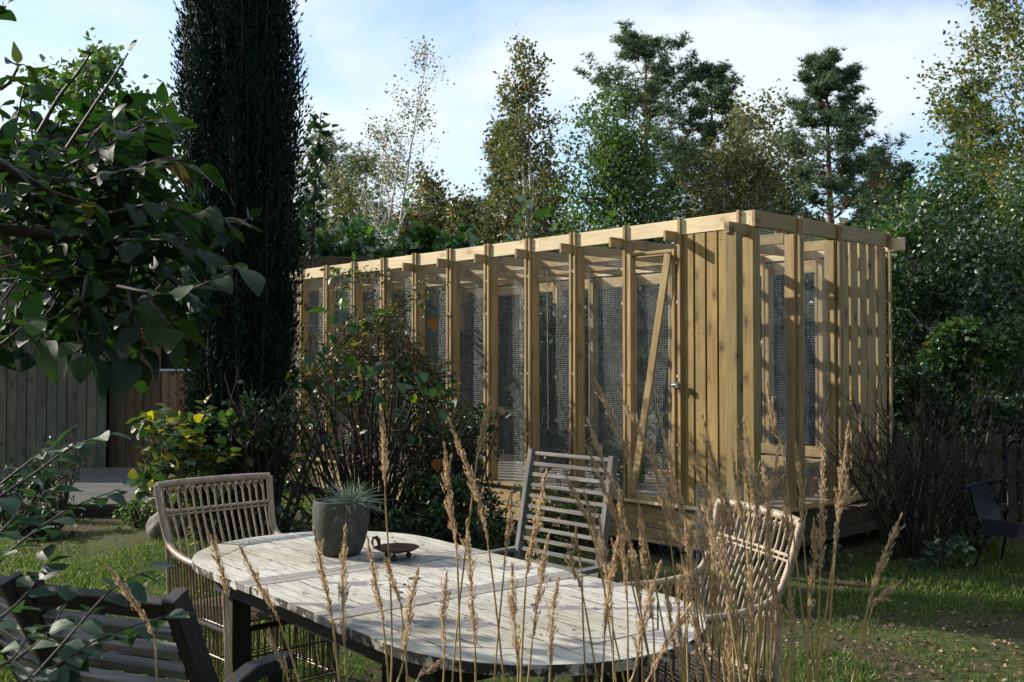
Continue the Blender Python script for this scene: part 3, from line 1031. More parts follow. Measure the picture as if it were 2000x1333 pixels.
board('roof_board', (-0.016 + .02, -0.002, 2.737), (-0.016 + .02, 1.20, 2.737), .128, .028, SX, P1, av)
board('roof_board', (-0.016 + .02, 1.204, 2.737), (-0.016 + .02, DEP + .06, 2.737), .128, .028, SX, P1, av)
for t in (0.598, 1.22):
    rpost('batten', t, .024, 0.02, 0.044, ZB, 2.812)
    rpost('batten', t + .036, .024, 0.02, 0.044, ZB, 2.812)
    rpost('stud', t, .026, -0.105, -0.012, ZB, 2.668)
    rpost('stud', t + .036, .026, -0.105, -0.012, ZB, 2.668)
rpost('batten', 2.105, .03, 0.02, 0.044, ZB, 2.812)
rpost('stud', 2.085, .045, -0.105, -0.012, ZB, 2.668)
for k in range(5):
    rpost('wall_slat', 1.29 + k * .158, .118, -0.004, 0.018, ZB, 2.668)
mesh_panel(av, 0.10, 0.58, -0.06, ZB + .02, 2.70, axis='y')
mesh_panel(av, 0.67, 1.20, -0.06, ZB + .02, 2.70, axis='y')
board('sill', (0.0, 0.08, ZB - .010), (0.0, DEP + .04, ZB - .010), .12, .022, (0, 0, 1), P1, av)
board('base_board', (0.012, 0.04, 0.318), (0.012, DEP + .04, 0.318), .20, .03, SX, M['shed_brown'], av)
board('base_board', (0.012, 0.04, 0.168), (0.012, DEP + .04, 0.168), .09, .03, SX, M['shed_brown'], av)
for z in (0.56, 0.70):
    board('inner_board', (-0.13, 0.1, z), (-0.13, DEP - .1, z), .13, .02, SX, P1, av)
bm = MB(); bm.box((-0.16, 1.02, 0.56), (0.09, 0.06, 0.16)); bm.box((-0.16, 1.15, 0.56), (0.05, 0.04, 0.16))
tb = bm.mesh('terracotta_block')
tbo = link('terracotta_block', tb, M['brick'])
tbo.matrix_world = av.matrix_basis if False else Matrix.Translation(CORNER) @ Matrix.Rotation(AV_A, 4, 'Z')
tag(tbo, label='small terracotta blocks behind the mesh of the short aviary wall', cat='brick')

# back wall and far end
for s in [0.05 + 0.6 * k for k in range(14)]:
    if s > LEN: break
    board('back_stud', (-s, DEP, ZB), (-s, DEP, 2.60), .045, .09, FR, P1, av)
    board('back_batten', (-s - .06, DEP, ZB), (-s - .06, DEP, 2.60), .028, .05, FR, P1, av)
for z, th in ((2.56, .03), (2.70, .028)):
    board('back_beam', (-LEN, DEP + .07, z), (0.14 if z > 2.6 else -.02, DEP + .07, z), .12, th, FR, PB if z > 2.6 else P1, av)
board('back_rail', (-LEN, DEP - .08, 1.0), (-3.9, DEP - .08, 1.0), .10, .03, FR, P1, av)
board('back_base', (-LEN, DEP + .05, 0.3), (0, DEP + .05, 0.3), .26, .03, FR, P1, av)
board('inner_board', (-2.0, DEP - .07, .62), (-0.2, DEP - .07, .62), .14, .02, FR, P1, av)
board('inner_board', (-2.0, DEP - .07, .76), (-0.2, DEP - .07, .76), .10, .02, FR, P1, av)
board('purlin', (-LEN, 0.75, 2.66), (-0.2, 0.75, 2.66), .09, .03, FR, P1, av)
board('purlin', (-LEN, 1.45, 2.66), (-0.2, 1.45, 2.66), .09, .03, FR, P1, av)
mesh_panel(av, -LEN, -4.0, DEP - .03, ZB, 2.5, pitch=.026, r=.0005)
mesh_panel(av, -4.0, -.1, DEP - .03, ZB, 2.5, pitch=.026, r=.0005)
for k in range(4):
    board('end_stud', (-LEN, 0.1 + k * .62, ZB), (-LEN, 0.1 + k * .62, 2.6), .045, .09, SX, P1, av)
for k in range(14):
    board('end_board', (-LEN - .05, 0.05, ZB + .08 + k * .155), (-LEN - .05, DEP, ZB + .08 + k * .155), .14, .02, SX, M['shed_brown'], av)
bm = MB(); bm.box((-LEN / 2, DEP / 2, .40), (LEN - .1, DEP - .1, .03))
fl = bm.build('floor_deck', M['substrate'], av)
# inner upright seen through the door, pinkish timber
board('inner_post', (-1.0, 1.3, ZB), (-1.0, 1.3, 2.6), .045, .07, FR, P1, av)
board('inner_post', (-1.62, 1.45, ZB), (-1.62, 1.45, 2.6), .045, .09, FR, P1, av)
board('inner_post', (-0.7, 0.95, ZB), (-0.7, 0.95, 2.6), .045, .09, FR, P1, av)


def avw(s, y, z):
    return CORNER + U * s + VV_ * y + Vector((0, 0, z))


# things inside the aviary
sw = empty('perch_swing', avw(2.55, .75, .97), AV_A, label='wooden perch hung on two pale ropes inside the aviary', cat='perch')
bm = MB(); bm.tube([(-.14, 0, 0), (0, 0, .012), (.15, 0, 0)], [.016, .02, .015], 8)
bm.build('perch', M['picket'], sw)
for x in (-.09, .10):
    bm = MB(); bm.tube(curve_pts([(x, 0, 0), (x * .96, 0.01, .8), (x * .9, 0, 1.66)], 6), .004, 5)
    bm.build('rope', M['rope'], sw)
sw2 = empty('perch_swing', avw(3.25, .85, .90), AV_A + .5, label='shorter perch on ropes, nearer the shrub end of the aviary', cat='perch')
bm = MB(); bm.tube([(-.12, 0, 0), (.13, 0, 0)], [.016, .014], 8)
bm.build('perch', M['picket'], sw2)
for x in (-.08, .08):
    bm = MB(); bm.tube([(x, 0, 0), (x * .9, 0, 1.7)], .004, 5)
    bm.build('rope', M['rope'], sw2)
bw = MB()
prof = [(0.0, 0.0), (.10, 0), (.115, .012), (.125, .085), (.132, .09), (.128, .092), (.118, .084), (.108, .014), (0.0, .012)]
seg = 32
vv = [(r * math.cos(2 * math.pi * k / seg), r * math.sin(2 * math.pi * k / seg), z) for r, z in prof for k in range(seg)]
ff = [(i * seg + k, i * seg + (k + 1) % seg, (i + 1) * seg + (k + 1) % seg, (i + 1) * seg + k) for i in range(len(prof) - 1) for k in range(seg)]
bw.add(vv, ff, True)
o = bw.build('feeding_bowl', M['steel'], None, label='shiny steel bowl on the aviary floor behind the mesh', cat='bowl')
o.location = avw(2.62, .62, .418)
lg = MB()
lg.tube([avw(3.0, .55, .44), avw(2.75, .60, .62), avw(2.45, .8, .86)], [.028, .024, .018], 8)
lg.tube([avw(2.75, .60, .62), avw(2.7, .75, .8)], [.014, .008], 6)
lg.build('leaning_branch', M['bark_dark'], None, label='dark branch leaning inside the aviary beside the steel bowl', cat='branch')
shrub('aviary_plant', avw(2.1, .7, .40), .35, .3, .42, 'low leafy plant growing on the aviary floor behind the grey slatted chair', 'plant',
      M['twig_brown'], M['l_dark'], .07, 500, nstem=6, shoots=2)
shrub('dry_plant', avw(2.2, 1.1, .40), .3, .25, .5, 'reddish dry plant against the inside of the aviary mesh', 'plant',
      M['twig_brown'], M['l_tangle'], .035, 500, nstem=6, shoots=2)

# ---- garden shed with vertical boards, and gate -------------------
sh = empty('garden_shed', (-5.2, 14.4, 0), 0, label='garden shed of upright green-grey boards under a pale metal roof edge', cat='shed')
x = -11.5
k = 0
while x < -5.78 + .0:
    w = .142
    board('wall_board', (x, 14.4 + (k % 2) * .008, .10), (x, 14.4 + (k % 2) * .008, 2.74), w - .008, .022, FR, M['shed_wood'], None).parent = sh
    sh.children[-1].location -= Vector((-5.2, 14.4, 0))
    x += w; k += 1
shw = []
x = -5.72
while x < -2.0:
    mt = M['shed_wood'] if x < -4.95 else M['gate_red']
    w = .125
    if x < -4.97:
        b_ = board('wall_board', (x + 5.2, .15 + (k % 2) * .008, .10), (x + 5.2, .15 + (k % 2) * .008, 3.2), w - .006, .022, FR, M['shed_brown'], sh)
    x += w; k += 1
bm = MB(); bm.box((-3.4, .05, 2.77), (5.7, .22, .05)); bm.box((-3.4, -.065, 2.77), (5.7, .012, .075))
bm.build('roof_edge', M['flashing'], sh)
bm = MB(); bm.box((-3.4, 1.4, 2.6), (5.6, 2.4, .06)); bm.build('roof', M['roof_tile'], sh)
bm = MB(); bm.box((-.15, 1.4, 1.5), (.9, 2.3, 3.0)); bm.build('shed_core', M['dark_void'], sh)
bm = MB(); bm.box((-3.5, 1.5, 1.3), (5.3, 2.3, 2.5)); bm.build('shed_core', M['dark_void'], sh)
gt = empty('garden_gate', (-4.95, 14.35, .1), 0, label='low reddish board gate with a pale cap beside the shed', cat='gate')
for k in range(10):
    board('gate_board', (.05 + k * .11, 0, 0), (.05 + k * .11, 0, 1.40), .104, .022, FR, M['gate_red'], gt)
bm = MB(); bm.box((.55, 0, 1.42), (1.15, .07, .03)); bm.build('gate_cap', M['flashing'], gt)
hf = empty('tall_board_fence', (-4.9, 15.2, 0), 0, label='tall brown board fence partly hidden behind the dark column conifer', cat='fence')
for k in range(28):
    board('fence_board', (k * .125, 0, 0.1), (k * .125, 0, 3.22), .118, .022, FR, M['shed_brown'], hf)

# neighbour roof far left
hr = empty('neighbour_house', (-9.5, 18, 0), 0, label='house with a dark tiled roof glimpsed behind the apple branches', cat='house')
bm = MB(); bm.box((-1.6, 1.5, 2.4), (6, 3.0, 4.8)); bm.build('wall', M['shed_brown'], hr)
tm = MB()
tmh = []
for r_ in range(9):
    for c_ in range(22):
        x = 1.4 - c_ * .27; y = -.35 + r_ * .30; z = 4.75 + r_ * .13
        ring = [(x - .12 + .06 * q, z + .045 * math.sin(math.pi * q / 4)) for q in range(5)]
        b0 = len(tm.v)
        tm.add([(px_, y - .02, pz_ + .03) for px_, pz_ in ring] + [(px_, y + .32, pz_ + .14) for px_, pz_ in ring],
               [(q, q + 1, q + 6, q + 5) for q in range(4)])
        tm.add([(x - .15, y - .02, z), (x - .12, y - .02, z + .03), (x - .12, y + .32, z + .14), (x - .15, y + .32, z + .11)], [(0, 1, 2, 3)])
        tm.add([(px_, y - .02, pz_ + .03) for px_, pz_ in ring] + [(px_, y - .02, z - .01) for px_, pz_ in ring], [(q, q + 5, q + 6, q + 1) for q in range(4)])
tm.build('roof_tiles', M['roof_tile'], hr, kind='stuff')

# ---- deck ---------------------------------------------------------
dk = empty('garden_deck', (-4.9, 12.3, 0), R(6), label='low grey wooden deck in front of the shed', cat='deck')
for k in range(28):
    board('deck_board', (-2.2, -1.7 + k * .138, .135), (1.35 + .05 * math.sin(k * 7), -1.7 + k * .138, .135), .130, .026, (0, 0, 1), M['deck_wood'], dk)
board('deck_beam', (-2.2, -1.77, .06), (1.3, -1.77, .06), .11, .03, FR, M['bark_dark'], dk)
board('deck_beam', (1.30, -1.7, .06), (1.30, 2.0, .06), .11, .03, SX, M['bark_dark'], dk)

# ---- picket fence -------------------------------------------------
pf = empty('picket_fence', (3.2, 9.35, 0), R(1), label='low grey picket fence in the shade behind the bare shrub', cat='fence')
for k in range(34):
    x = k * .128
    h = .90 + rnd(-.02, .02)
    w = .078
    me = MB()
    v = [(-w / 2, -.009, 0), (w / 2, -.009, 0), (w / 2, -.009, h - .03), (0, -.009, h + .012), (-w / 2, -.009, h - .03)]
    v += [(a, .009, c) for a, b, c in v]
    me.add(v, [(0, 1, 2, 3, 4), (9, 8, 7, 6, 5), (0, 5, 6, 1), (1, 6, 7, 2), (2, 7, 8, 3), (3, 8, 9, 4), (4, 9, 5, 0)])
    o = me.build('picket', M['picket'], pf)
    o.location = (x, 0, .03)
    o.rotation_euler = (0, R(rnd(-1, 1)), 0)
for z in (.28, .66):
    board('rail', (-.1, .025, z), (4.4, .025, z), .07, .03, FR, M['picket'], pf)
o = board('leaning_post', (4.15, 9.15, 0), (4.33, 9.15, .98), .075, .06, FR, M['picket'], None)
tag(o, label='pale square post leaning in front of the picket fence by the dark wicker chair', cat='post')

# ================================================================== FOREST & HEDGES
def T(name, px, ytop, Y, wpx, **kw):
    base = at(px, 712, Y); base.z = 0
    top = at(px, ytop, Y).z
    return tree(name, base, top, wpx * Y / F, **kw)


big = dict(group='trees of the wood behind the aviary')
T('birch_tree', 715, 92, 26, 190, label='thin see-through birch with gold leaves right of the column conifer', cat='tree', bark=M['bark_birch'],
  leafmat=M['l_birch_gold'], leafsize=.085, nleaf=3600, stems=3, trunk_r=.07, crown0=.3, nlimb=26, spread=.15, **big)
T('birch_tree', 1062, 95, 24, 230, label='slender birch pair with brown gold leaves above the middle of the aviary', cat='tree', bark=M['bark_birch'],
  leafmat=M['l_birch_brown'], leafsize=.105, nleaf=12000, stems=3, trunk_r=.09, crown0=.2, nlimb=40, spread=.14, shape='cone', **big)
T('pine_tree', 1250, 72, 40, 165, label='tallest pine, flat ragged crown, above the aviary door', cat='tree', bark=M['bark_pine'],
  leafmat=M['l_pine'], leafsize=.21, nleaf=6500, kind='pine', trunk_r=.24, crown0=.5, tpl=TUFT, shape='pine', spread=.10, nlimb=24, **big)
T('pine_tree', 1400, 128, 38, 170, label='second pine, behind the brown birch, right of the tallest one', cat='tree', bark=M['bark_pine'],
  leafmat=M['l_pine'], leafsize=.20, nleaf=6500, kind='pine', trunk_r=.2, crown0=.42, tpl=TUFT, shape='cone', spread=.10, nlimb=26, **big)
T('pine_tree', 1630, 112, 32, 215, label='cone shaped pine standing free against the sky, trunk visible', cat='tree', bark=M['bark_pine'],
  leafmat=M['l_pine'], leafsize=.18, nleaf=10000, kind='pine', trunk_r=.2, crown0=.30, tpl=TUFT, shape='cone', spread=.09, nlimb=38, **big)
T('pine_tree', 1900, 165, 34, 150, label='dark pine behind the big white birch at the right edge', cat='tree', bark=M['bark_pine'],
  leafmat=M['l_pine'], leafsize=.20, nleaf=9000, kind='pine', trunk_r=.2, crown0=.2, tpl=TUFT, shape='cone', spread=.10, nlimb=24, **big)
T('pine_tree', 985, 240, 38, 150, label='dark pine half hidden left of the slender birch pair', cat='tree', bark=M['bark_pine'],
  leafmat=M['l_pine'], leafsize=.20, nleaf=7000, kind='pine', trunk_r=.18, crown0=.25, tpl=TUFT, shape='cone', spread=.12, nlimb=24, **big)
T('pine_tree', 632, 278, 42, 90, label='small round topped pine close to the column conifer', cat='tree', bark=M['bark_pine'],
  leafmat=M['l_birch_brown'], leafsize=.21, nleaf=2200, kind='pine', trunk_r=.14, crown0=.35, tpl=TUFT, shape='oval', spread=.3, nlimb=14, **big)
T('pine_tree', 725, 312, 40, 95, label='short dark pine seen through the thin birch', cat='tree', bark=M['bark_pine'],
  leafmat=M['l_pine'], leafsize=.20, nleaf=2600, kind='pine', trunk_r=.14, crown0=.3, tpl=TUFT, shape='oval', spread=.3, nlimb=14, **big)
T('green_tree', 1240, 190, 22, 230, label='fresh green leafy tree below the tallest pine', cat='tree', bark=M['bark_dark'],
  leafmat=M['l_green'], leafsize=.10, nleaf=19000, stems=3, trunk_r=.09, crown0=.12, nlimb=44, spread=.20, **big)
T('birch_tree', 1405, 205, 23, 250, label='broad brownish birch above the clad corner of the aviary', cat='tree', bark=M['bark_birch'],
  leafmat=M['l_birch_brown'], leafsize=.105, nleaf=22000, stems=3, trunk_r=.09, crown0=.1, nlimb=48, spread=.20, **big)
T('birch_tree', 1980, -190, 20, 330, label='big birch with a white trunk and drooping olive leaves at the right edge', cat='tree', bark=M['bark_birch'],
  leafmat=M['l_birch_right'], leafsize=.10, nleaf=24000, stems=1, trunk_r=.12, crown0=.22, nlimb=56, spread=.16, lean=(.045, 0), **big)
for px, yt, Y, w, lb, mt in ((850, 335, 27, 90, 'low brown birch just right of the thin see-through birch', 'l_birch_brown'),
                             (925, 385, 25, 110, 'low bushy birch left of the slender birch pair', 'l_birch_brown'),
                             (790, 372, 30, 90, 'pale low birch between the thin birch and the brown one', 'l_birch_gold'),
                             (1530, 285, 28, 110, 'blue green leafy tree left of the cone shaped pine', 'l_dark'),
                             (1140, 330, 26, 110, 'rusty brown low birch left of the fresh green tree', 'l_birch_brown'),
                             (1800, 292, 36, 110, 'pale tan birch far off, right of the cone shaped pine', 'l_birch_gold'),
                             (660, 360, 28, 120, 'low olive birch under the small round pine', 'l_birch_brown')):
    T('birch_tree', px, yt, Y, w, label=lb, cat='tree', bark=M['bark_birch'], leafmat=M[mt], leafsize=.13, nleaf=10000, stems=3,
      trunk_r=.07, crown0=.12, nlimb=30, spread=.20, **big)
for px, yt, Y, w, lb in ((1712, 290, 38, 95, 'dark spruce directly right of the cone shaped pine'), (1768, 325, 36, 70, 'smaller dark spruce left of the pale tan birch'),
                         (1480, 330, 36, 120, 'dark spruce behind the corner of the aviary')):
    T('spruce_tree', px, yt, Y, w, label=lb, cat='tree', bark=M['bark_pine'], leafmat=M['l_pine'], leafsize=.20, nleaf=6500, kind='pine',
      trunk_r=.14, crown0=.08, tpl=TUFT, shape='cone', spread=.10, nlimb=24, **big)

# far woodland nobody could count, closing the gaps between the trunks
pos, dr = [], []
for _ in range(26000):
    x = rnd(-45, 55)
    Y = rnd(44, 56)
    hmax = 5.8 + 1.4 * mnoise.noise(Vector((x * .22, 3, 0))) + 1.0 * mnoise.noise(Vector((x * .7, 9, 0)))
    if x > 8: hmax += 1.2
    z = hmax * (1 - rnd(0, 1) ** 1.3)
    pos.append((x, Y, z)); dr.append((rnd(-1, 1), rnd(-1, 1), rnd(-.6, 1)))
# unseen foliage ring, added behind and right of the viewpoint to block low sky
for _ in range(15000):
    a = R(rnd(-205, 28))
    rr = rnd(13, 19)
    hm = 8.5 + 2 * mnoise.noise(Vector((a * 6, 2, 0)))
    if a < R(-178): hm = 4.0
    x = math.cos(a) * rr; y = math.sin(a) * rr
    if y > 0 and x < 9: continue
    pos.append((x, y, hm * rnd(0, 1) ** .9)); dr.append((rnd(-1, 1), rnd(-1, 1), rnd(-.6, 1)))
scatter('distant_wood_and_sky_screen', LEAF_QUAD, pos, dr, RNG.uniform(.35, .8, len(pos)), M['l_birch_brown'], None, kind='stuff')

# trees and shrubs right behind the aviary
def Sh(name, px, ytop, Y, wpx, dy, **kw):
    base = at(px, 712, Y); base.z = 0
    top = at(px, ytop, Y).z
    return shrub(name, base, wpx * Y / F / 2, dy, top, **kw)


lau = dict(cat='shrub', bark=M['bark_dark'], leafmat=M['l_laurel'], leafsize=.17, group='large leaved shrubs behind the aviary', nstem=16, shoots=16)
Sh('leafy_shrub', 655, 385, 16.2, 270, .9, label='tallest glossy shrub, beside the column conifer behind the aviary', nleaf=5200, **lau)
Sh('leafy_shrub', 835, 425, 14.9, 260, .8, label='glossy shrub behind the aviary below the thin birch', nleaf=4600, **lau)
Sh('leafy_shrub', 1010, 432, 13.9, 230, .7, label='glossy shrub behind the middle of the aviary roof board', nleaf=4200, **lau)
Sh('leafy_shrub', 1160, 455, 13.0, 220, .6, label='glossy shrub seen through the mesh left of the aviary door', nleaf=3600, **lau)
dk_ = dict(cat='shrub', bark=M['bark_dark'], leafmat=M['l_dark'], leafsize=.085, group='dense small leaved shrubs behind the aviary', nstem=14, shoots=12)
Sh('dense_shrub', 1320, 440, 12.9, 260, .8, label='dense shrub behind the aviary door', nleaf=9000, **dk_)
Sh('dense_shrub', 1500, 430, 12.3, 240, .8, label='dense shrub seen through the short mesh wall of the aviary', nleaf=9000, **dk_)
Sh('dense_shrub', 1660, 400, 12.0, 220, .8, label='shrub with upright pale shoots over the right end of the aviary', nleaf=9000, **dict(dk_, leafmat=M['l_small']))
Sh('dense_shrub', 1085, 560, 12.4, 200, .5, label='lower dark shrub behind the hanging perch', nleaf=5000, **dk_)
Sh('dense_shrub', 900, 560, 14.0, 260, .6, label='lower dark shrub behind the left part of the aviary', nleaf=6000, **dk_)
hd = dict(cat='tree', bark=M['bark_birch'], leafmat=M['l_small'], leafsize=.075, group='dense young trees right of the aviary')
T('young_tree', 1815, 335, 13.2, 190, label='young tree of small glossy leaves close to the right end of the aviary', nleaf=15000, stems=3, trunk_r=.05,
  crown0=.1, nlimb=44, spread=.17, **hd)
T('young_tree', 1950, 340, 13.6, 210, label='young tree of small glossy leaves at the right picture edge', nleaf=15000, stems=3, trunk_r=.05,
  crown0=.1, nlimb=44, spread=.18, **hd)
T('young_tree', 1880, 470, 12.4, 200, label='darker young tree between the two taller ones, right of the aviary', nleaf=12000, stems=2, trunk_r=.04,
  crown0=.05, nlimb=40, spread=.18, **dict(hd, leafmat=M['l_dark']))
Sh('leafy_bush', 1880, 600, 10.9, 190, .45, label='sunlit bush with upright leafy shoots above the picket fence', cat='shrub', bark=M['bark_dark'],
   leafmat=M['l_small'], leafsize=.075, nleaf=4200, group='bushes behind the picket fence')
Sh('leafy_bush', 2010, 585, 11.2, 130, .5, label='bright green bush at the right edge above the fence', cat='shrub', bark=M['bark_dark'],
   leafmat=M['l_green'], leafsize=.06, nleaf=5000, group='bushes behind the picket fence')
Sh('leafy_bush', 1790, 690, 10.6, 140, .4, label='dark low bush where the fence meets the aviary', cat='shrub', bark=M['bark_dark'],
   leafmat=M['l_dark'], leafsize=.06, nleaf=4200, group='bushes behind the picket fence')
Sh('leafy_bush', 1935, 770, 10.2, 230, .35, label='dark low bush right behind the pickets', cat='shrub', bark=M['bark_dark'],
   leafmat=M['l_dark'], leafsize=.06, nleaf=5200, group='bushes behind the picket fence')
# tree behind the apple
T('linden_tree', 250, 150, 16.9, 300, label='backlit broadleaf tree between the apple branches and the column conifer', cat='tree', bark=M['bark_dark'],
  leafmat=M['l_green'], leafsize=.15, nleaf=14000, stems=3, trunk_r=.06, crown0=.2, nlimb=34, spread=.15, tpl=LEAF_QUAD)
T('lilac_shoot', 585, 215, 14.2, 50, label='small leafy shoots peeping out right of the column conifer', cat='tree', bark=M['bark_dark'],
  leafmat=M['l_dark'], leafsize=.13, nleaf=300, stems=1, trunk_r=.03, crown0=.6, nlimb=10, spread=.06, tpl=LEAF_OV)

# ---- column conifer ------------------------------------------------
cb = at(466, 712, 8.5); cb.z = ground_h(cb.x, cb.y) - .02
cf = empty('column_conifer', cb, label='tall dark column shaped conifer with a sunlit left edge', cat='tree')
tubes('trunk', [([(0, 0, 0), (.02, 0, 1.5), (0, 0.02, 3.5), (0, 0, 6.5)], [.10, .08, .06, .02])], M['bark_dark'], cf, sides=8)
br, pos, dr, sz = [], [], [], []
Hc = 7.4


def cwid(z):
    # half width by height, metres
    t = z / Hc
    pts = [(0, .34), (.06, .44), (.2, .49), (.33, .52), (.46, .575), (.55, .50), (.63, .41), (.8, .25), (.92, .15), (1, .04)]
    for (a, wa), (b, wb) in zip(pts, pts[1:]):
        if a <= t <= b:
            return wa + (wb - wa) * (t - a) / (b - a)
    return .04


for i in range(520):
    a = rnd(0, 6.28); z0 = (-0.02 + .86 * rnd(0, 1) ** 1.15) * Hc
    z0 = max(.03, z0)
    w = cwid(z0) * .93
    rr = w * rnd(.35, .98)
    ln = rnd(.8, 1.8)
    ff_ = 1.0
    p0 = Vector((math.cos(a) * rr * .75 - .10 * max(0, z0 / Hc - .45), math.sin(a) * rr * .75, z0))
    p1 = p0 + Vector((math.cos(a) * .12, math.sin(a) * .12, ln * .5))
    z2 = min(z0 + ln, Hc)
    w2 = cwid(z2)
    r2 = min(rr, w2 * rnd(.8, 1.05))
    p2 = Vector((math.cos(a) * r2 - .25 * max(0, z2 / Hc - .42), math.sin(a) * r2, z2))
    cp = curve_pts([p0, p1, p2], 6)
    br.append((cp, taper(7, .010, .002)))
    for k in range(310):
        t = rnd(0, 1)
        q, qd = along(cp, t)
        fat = .058 * (1 - t * .75) + .010
        g = Vector((random.gauss(0, 1), random.gauss(0, 1), random.gauss(0, 1))) * fat
        pos.append(q + g); dr.append(qd * .8 + g.normalized() * .8 + Vector((0, 0, .35))); sz.append(rnd(.032, .062))
tubes('branch', br, M['bark_dark'], cf, sides=4, kind='stuff')
scatter('crown', (np.array([[0, 0, 0], [.17, .45, .12], [0, 1, 0], [-.17, .45, .12]], np.float32), np.array([[0, 1, 2], [0, 2, 3]], np.int32)),
        [tuple(p) for p in pos], [tuple(p) for p in dr], sz, M['l_conifer'], cf)

# ================================================================== TABLE
TC = Vector((-.391, 4.094, 0))
TA = math.atan2(-.78, .62)      # long axis direction (towards the near right)
tb_ = empty('garden_table', TC, TA, label='oval extending garden table with flaking white planks and a dark frame', cat='table')
HT, TH, RR, HS = .74, .028, .585, .75


def end_poly(sgn):
    """stadium outline helper: half width available at |x|"""
    pass


def prism(name, poly, z0, z1, mat, parent, ch=.002):
    """flat plank from a convex polygon outline, eased top edge"""
    n = len(poly)
    c = Vector((sum(p[0] for p in poly) / n, sum(p[1] for p in poly) / n))
    def inset(p, d):
        v = Vector((p[0] - c.x, p[1] - c.y)); l = v.length
        return (c.x + v.x * (l - d) / l, c.y + v.y * (l - d) / l)
    v = [(p[0], p[1], z0) for p in poly] + [(p[0], p[1], z1 - ch) for p in poly] + [(*inset(p, ch), z1) for p in poly]
    f = [tuple(range(n))[::-1], tuple(range(2 * n, 3 * n))]
    for i in range(n):
        j = (i + 1) % n
        f += [(i, j, n + j, n + i), (n + i, n + j, 2 * n + j, 2 * n + i)]
    me = bpy.data.meshes.new(name)
    me.from_pydata(v, [], f)
    me.update()
    return link(name, me, mat, parent)


GAP = .0022
zj = lambda: HT + rnd(-.0008, .0008)
# extension leaf in the middle
nW = 12
for k in range(nW):
    y0 = -.583 + k * (1.166 / nW); y1 = y0 + 1.166 / nW
    prism('leaf_plank', [(-.262, y0 + GAP), (.262, y0 + GAP), (.262, y1 - GAP), (-.262, y1 - GAP)], HT - TH, zj(), M['table'], tb_)
for sg in (-1, 1):
    for a, b in ((.267, .322), (.327, .385)):
        xs = sorted((sg * a, sg * b))
        prism('cross_strip', [(xs[0], -.585), (xs[1], -.585), (xs[1], .585), (xs[0], .585)], HT - TH, zj() + .001, M['table_strip'], tb_)
    # inner planks cut to a chamfered panel
    n = 10
    wI = .475
    for k in range(n):
        y0 = -wI + k * (2 * wI / n) + GAP; y1 = -wI + (k + 1) * (2 * wI / n) - GAP
        def xe(y):
            ay = abs(y)
            return 1.15 if ay < .19 else 1.15 - (ay - .19) / (wI - .19) * .27
        poly = [(.39, y0), (xe(y0) - GAP, y0), (xe(y1) - GAP, y1), (.39, y1)]
        if y0 < -.19 < y1: poly = [(.39, y0), (xe(y0), y0), (1.148, -.19), (xe(y1), y1), (.39, y1)]
        if y0 < .19 < y1: poly = [(.39, y0), (xe(y0), y0), (1.148, .19), (xe(y1), y1), (.39, y1)]
        poly = [(p[0] * sg, p[1]) for p in poly]
        if sg < 0: poly = poly[::-1]
        prism('plank', poly, HT - TH, zj(), M['table'], tb_)

    def arc(a0, a1, m):
        return [(HS + RR * math.cos(R(a0 + (a1 - a0) * i / m)), RR * math.sin(R(a0 + (a1 - a0) * i / m))) for i in range(m + 1)]
    rims = []
    for s2 in (-1, 1):
        # straight side rim + start of the curve
        o_ = [(.39, s2 * .585), (HS, s2 * .585)] + [(p[0], s2 * p[1]) for p in arc(90, 62, 4)][1:]
        i_ = [(.88, s2 * (wI + .002)), (.39, s2 * (wI + .002))]
        rims.append(o_ + i_)
        o_ = [(p[0], s2 * p[1]) for p in arc(61.6, 22, 5)]
        i_ = [(1.153, s2 * .192), (.883, s2 * (wI + .002))]
        rims.append(o_ + i_)
    rims.append(arc(21.6, -21.6, 6) + [(1.153, -.19), (1.153, .19)])
    for p in rims:
        p = [(q[0] * sg, q[1]) for q in p]
        ar = sum(p[i][0] * p[(i + 1) % len(p)][1] - p[(i + 1) % len(p)][0] * p[i][1] for i in range(len(p)))
        if ar < 0: p = p[::-1]
        prism('rim_segment', p, HT - TH - .006, zj() - .0005, M['table'], tb_)
# parasol hole cap
bm = MB(); bm.tube([(0, 0, HT - .02), (0, 0, HT + .0016)], .026, 20); bm.build('hole_plug', M['bark_dark'], tb_)
# frame
for y in (-.47, .47):
    board('apron', (-.86, y, .655), (.86, y, .655), .09, .028, FR, M['black_frame'], tb_)
for x in (-.87, .87, -.3, .3):
    board('cross_rail', (x, -.455, .655), (x, .455, .655), .09, .028, SX, M['black_frame'], tb_)
for x in (-.80, .80):
    for y in (-.40, .40):
        board('leg', (x, y, 0.0), (x, y, .708), .085, .085, FR, M['black_frame'], tb_)
for x in (-.83, .83):
    board('curved_bearer', (x * 1.22, -.28, .68), (x * 1.22, .28, .68), .05, .03, SX, M['black_frame'], tb_)

# ---- pot with blue fescue ----------------------------------------
Yp = 1702.8 / (1092 - 712)
pp = at(667, 1092, Yp + .10); pp = Vector(((667 - 1000) / F * (Yp + .13), Yp + .13, HT + .001))


def lathe(prof, seg=36):
    m = MB()
    vv = [(r * math.cos(2 * math.pi * k / seg), r * math.sin(2 * math.pi * k / seg), z) for r, z in prof for k in range(seg)]
    ff = [(i * seg + k, i * seg + (k + 1) % seg, (i + 1) * seg + (k + 1) % seg, (i + 1) * seg + k) for i in range(len(prof) - 1) for k in range(seg)]
    m.add(vv, ff, True)
    return m


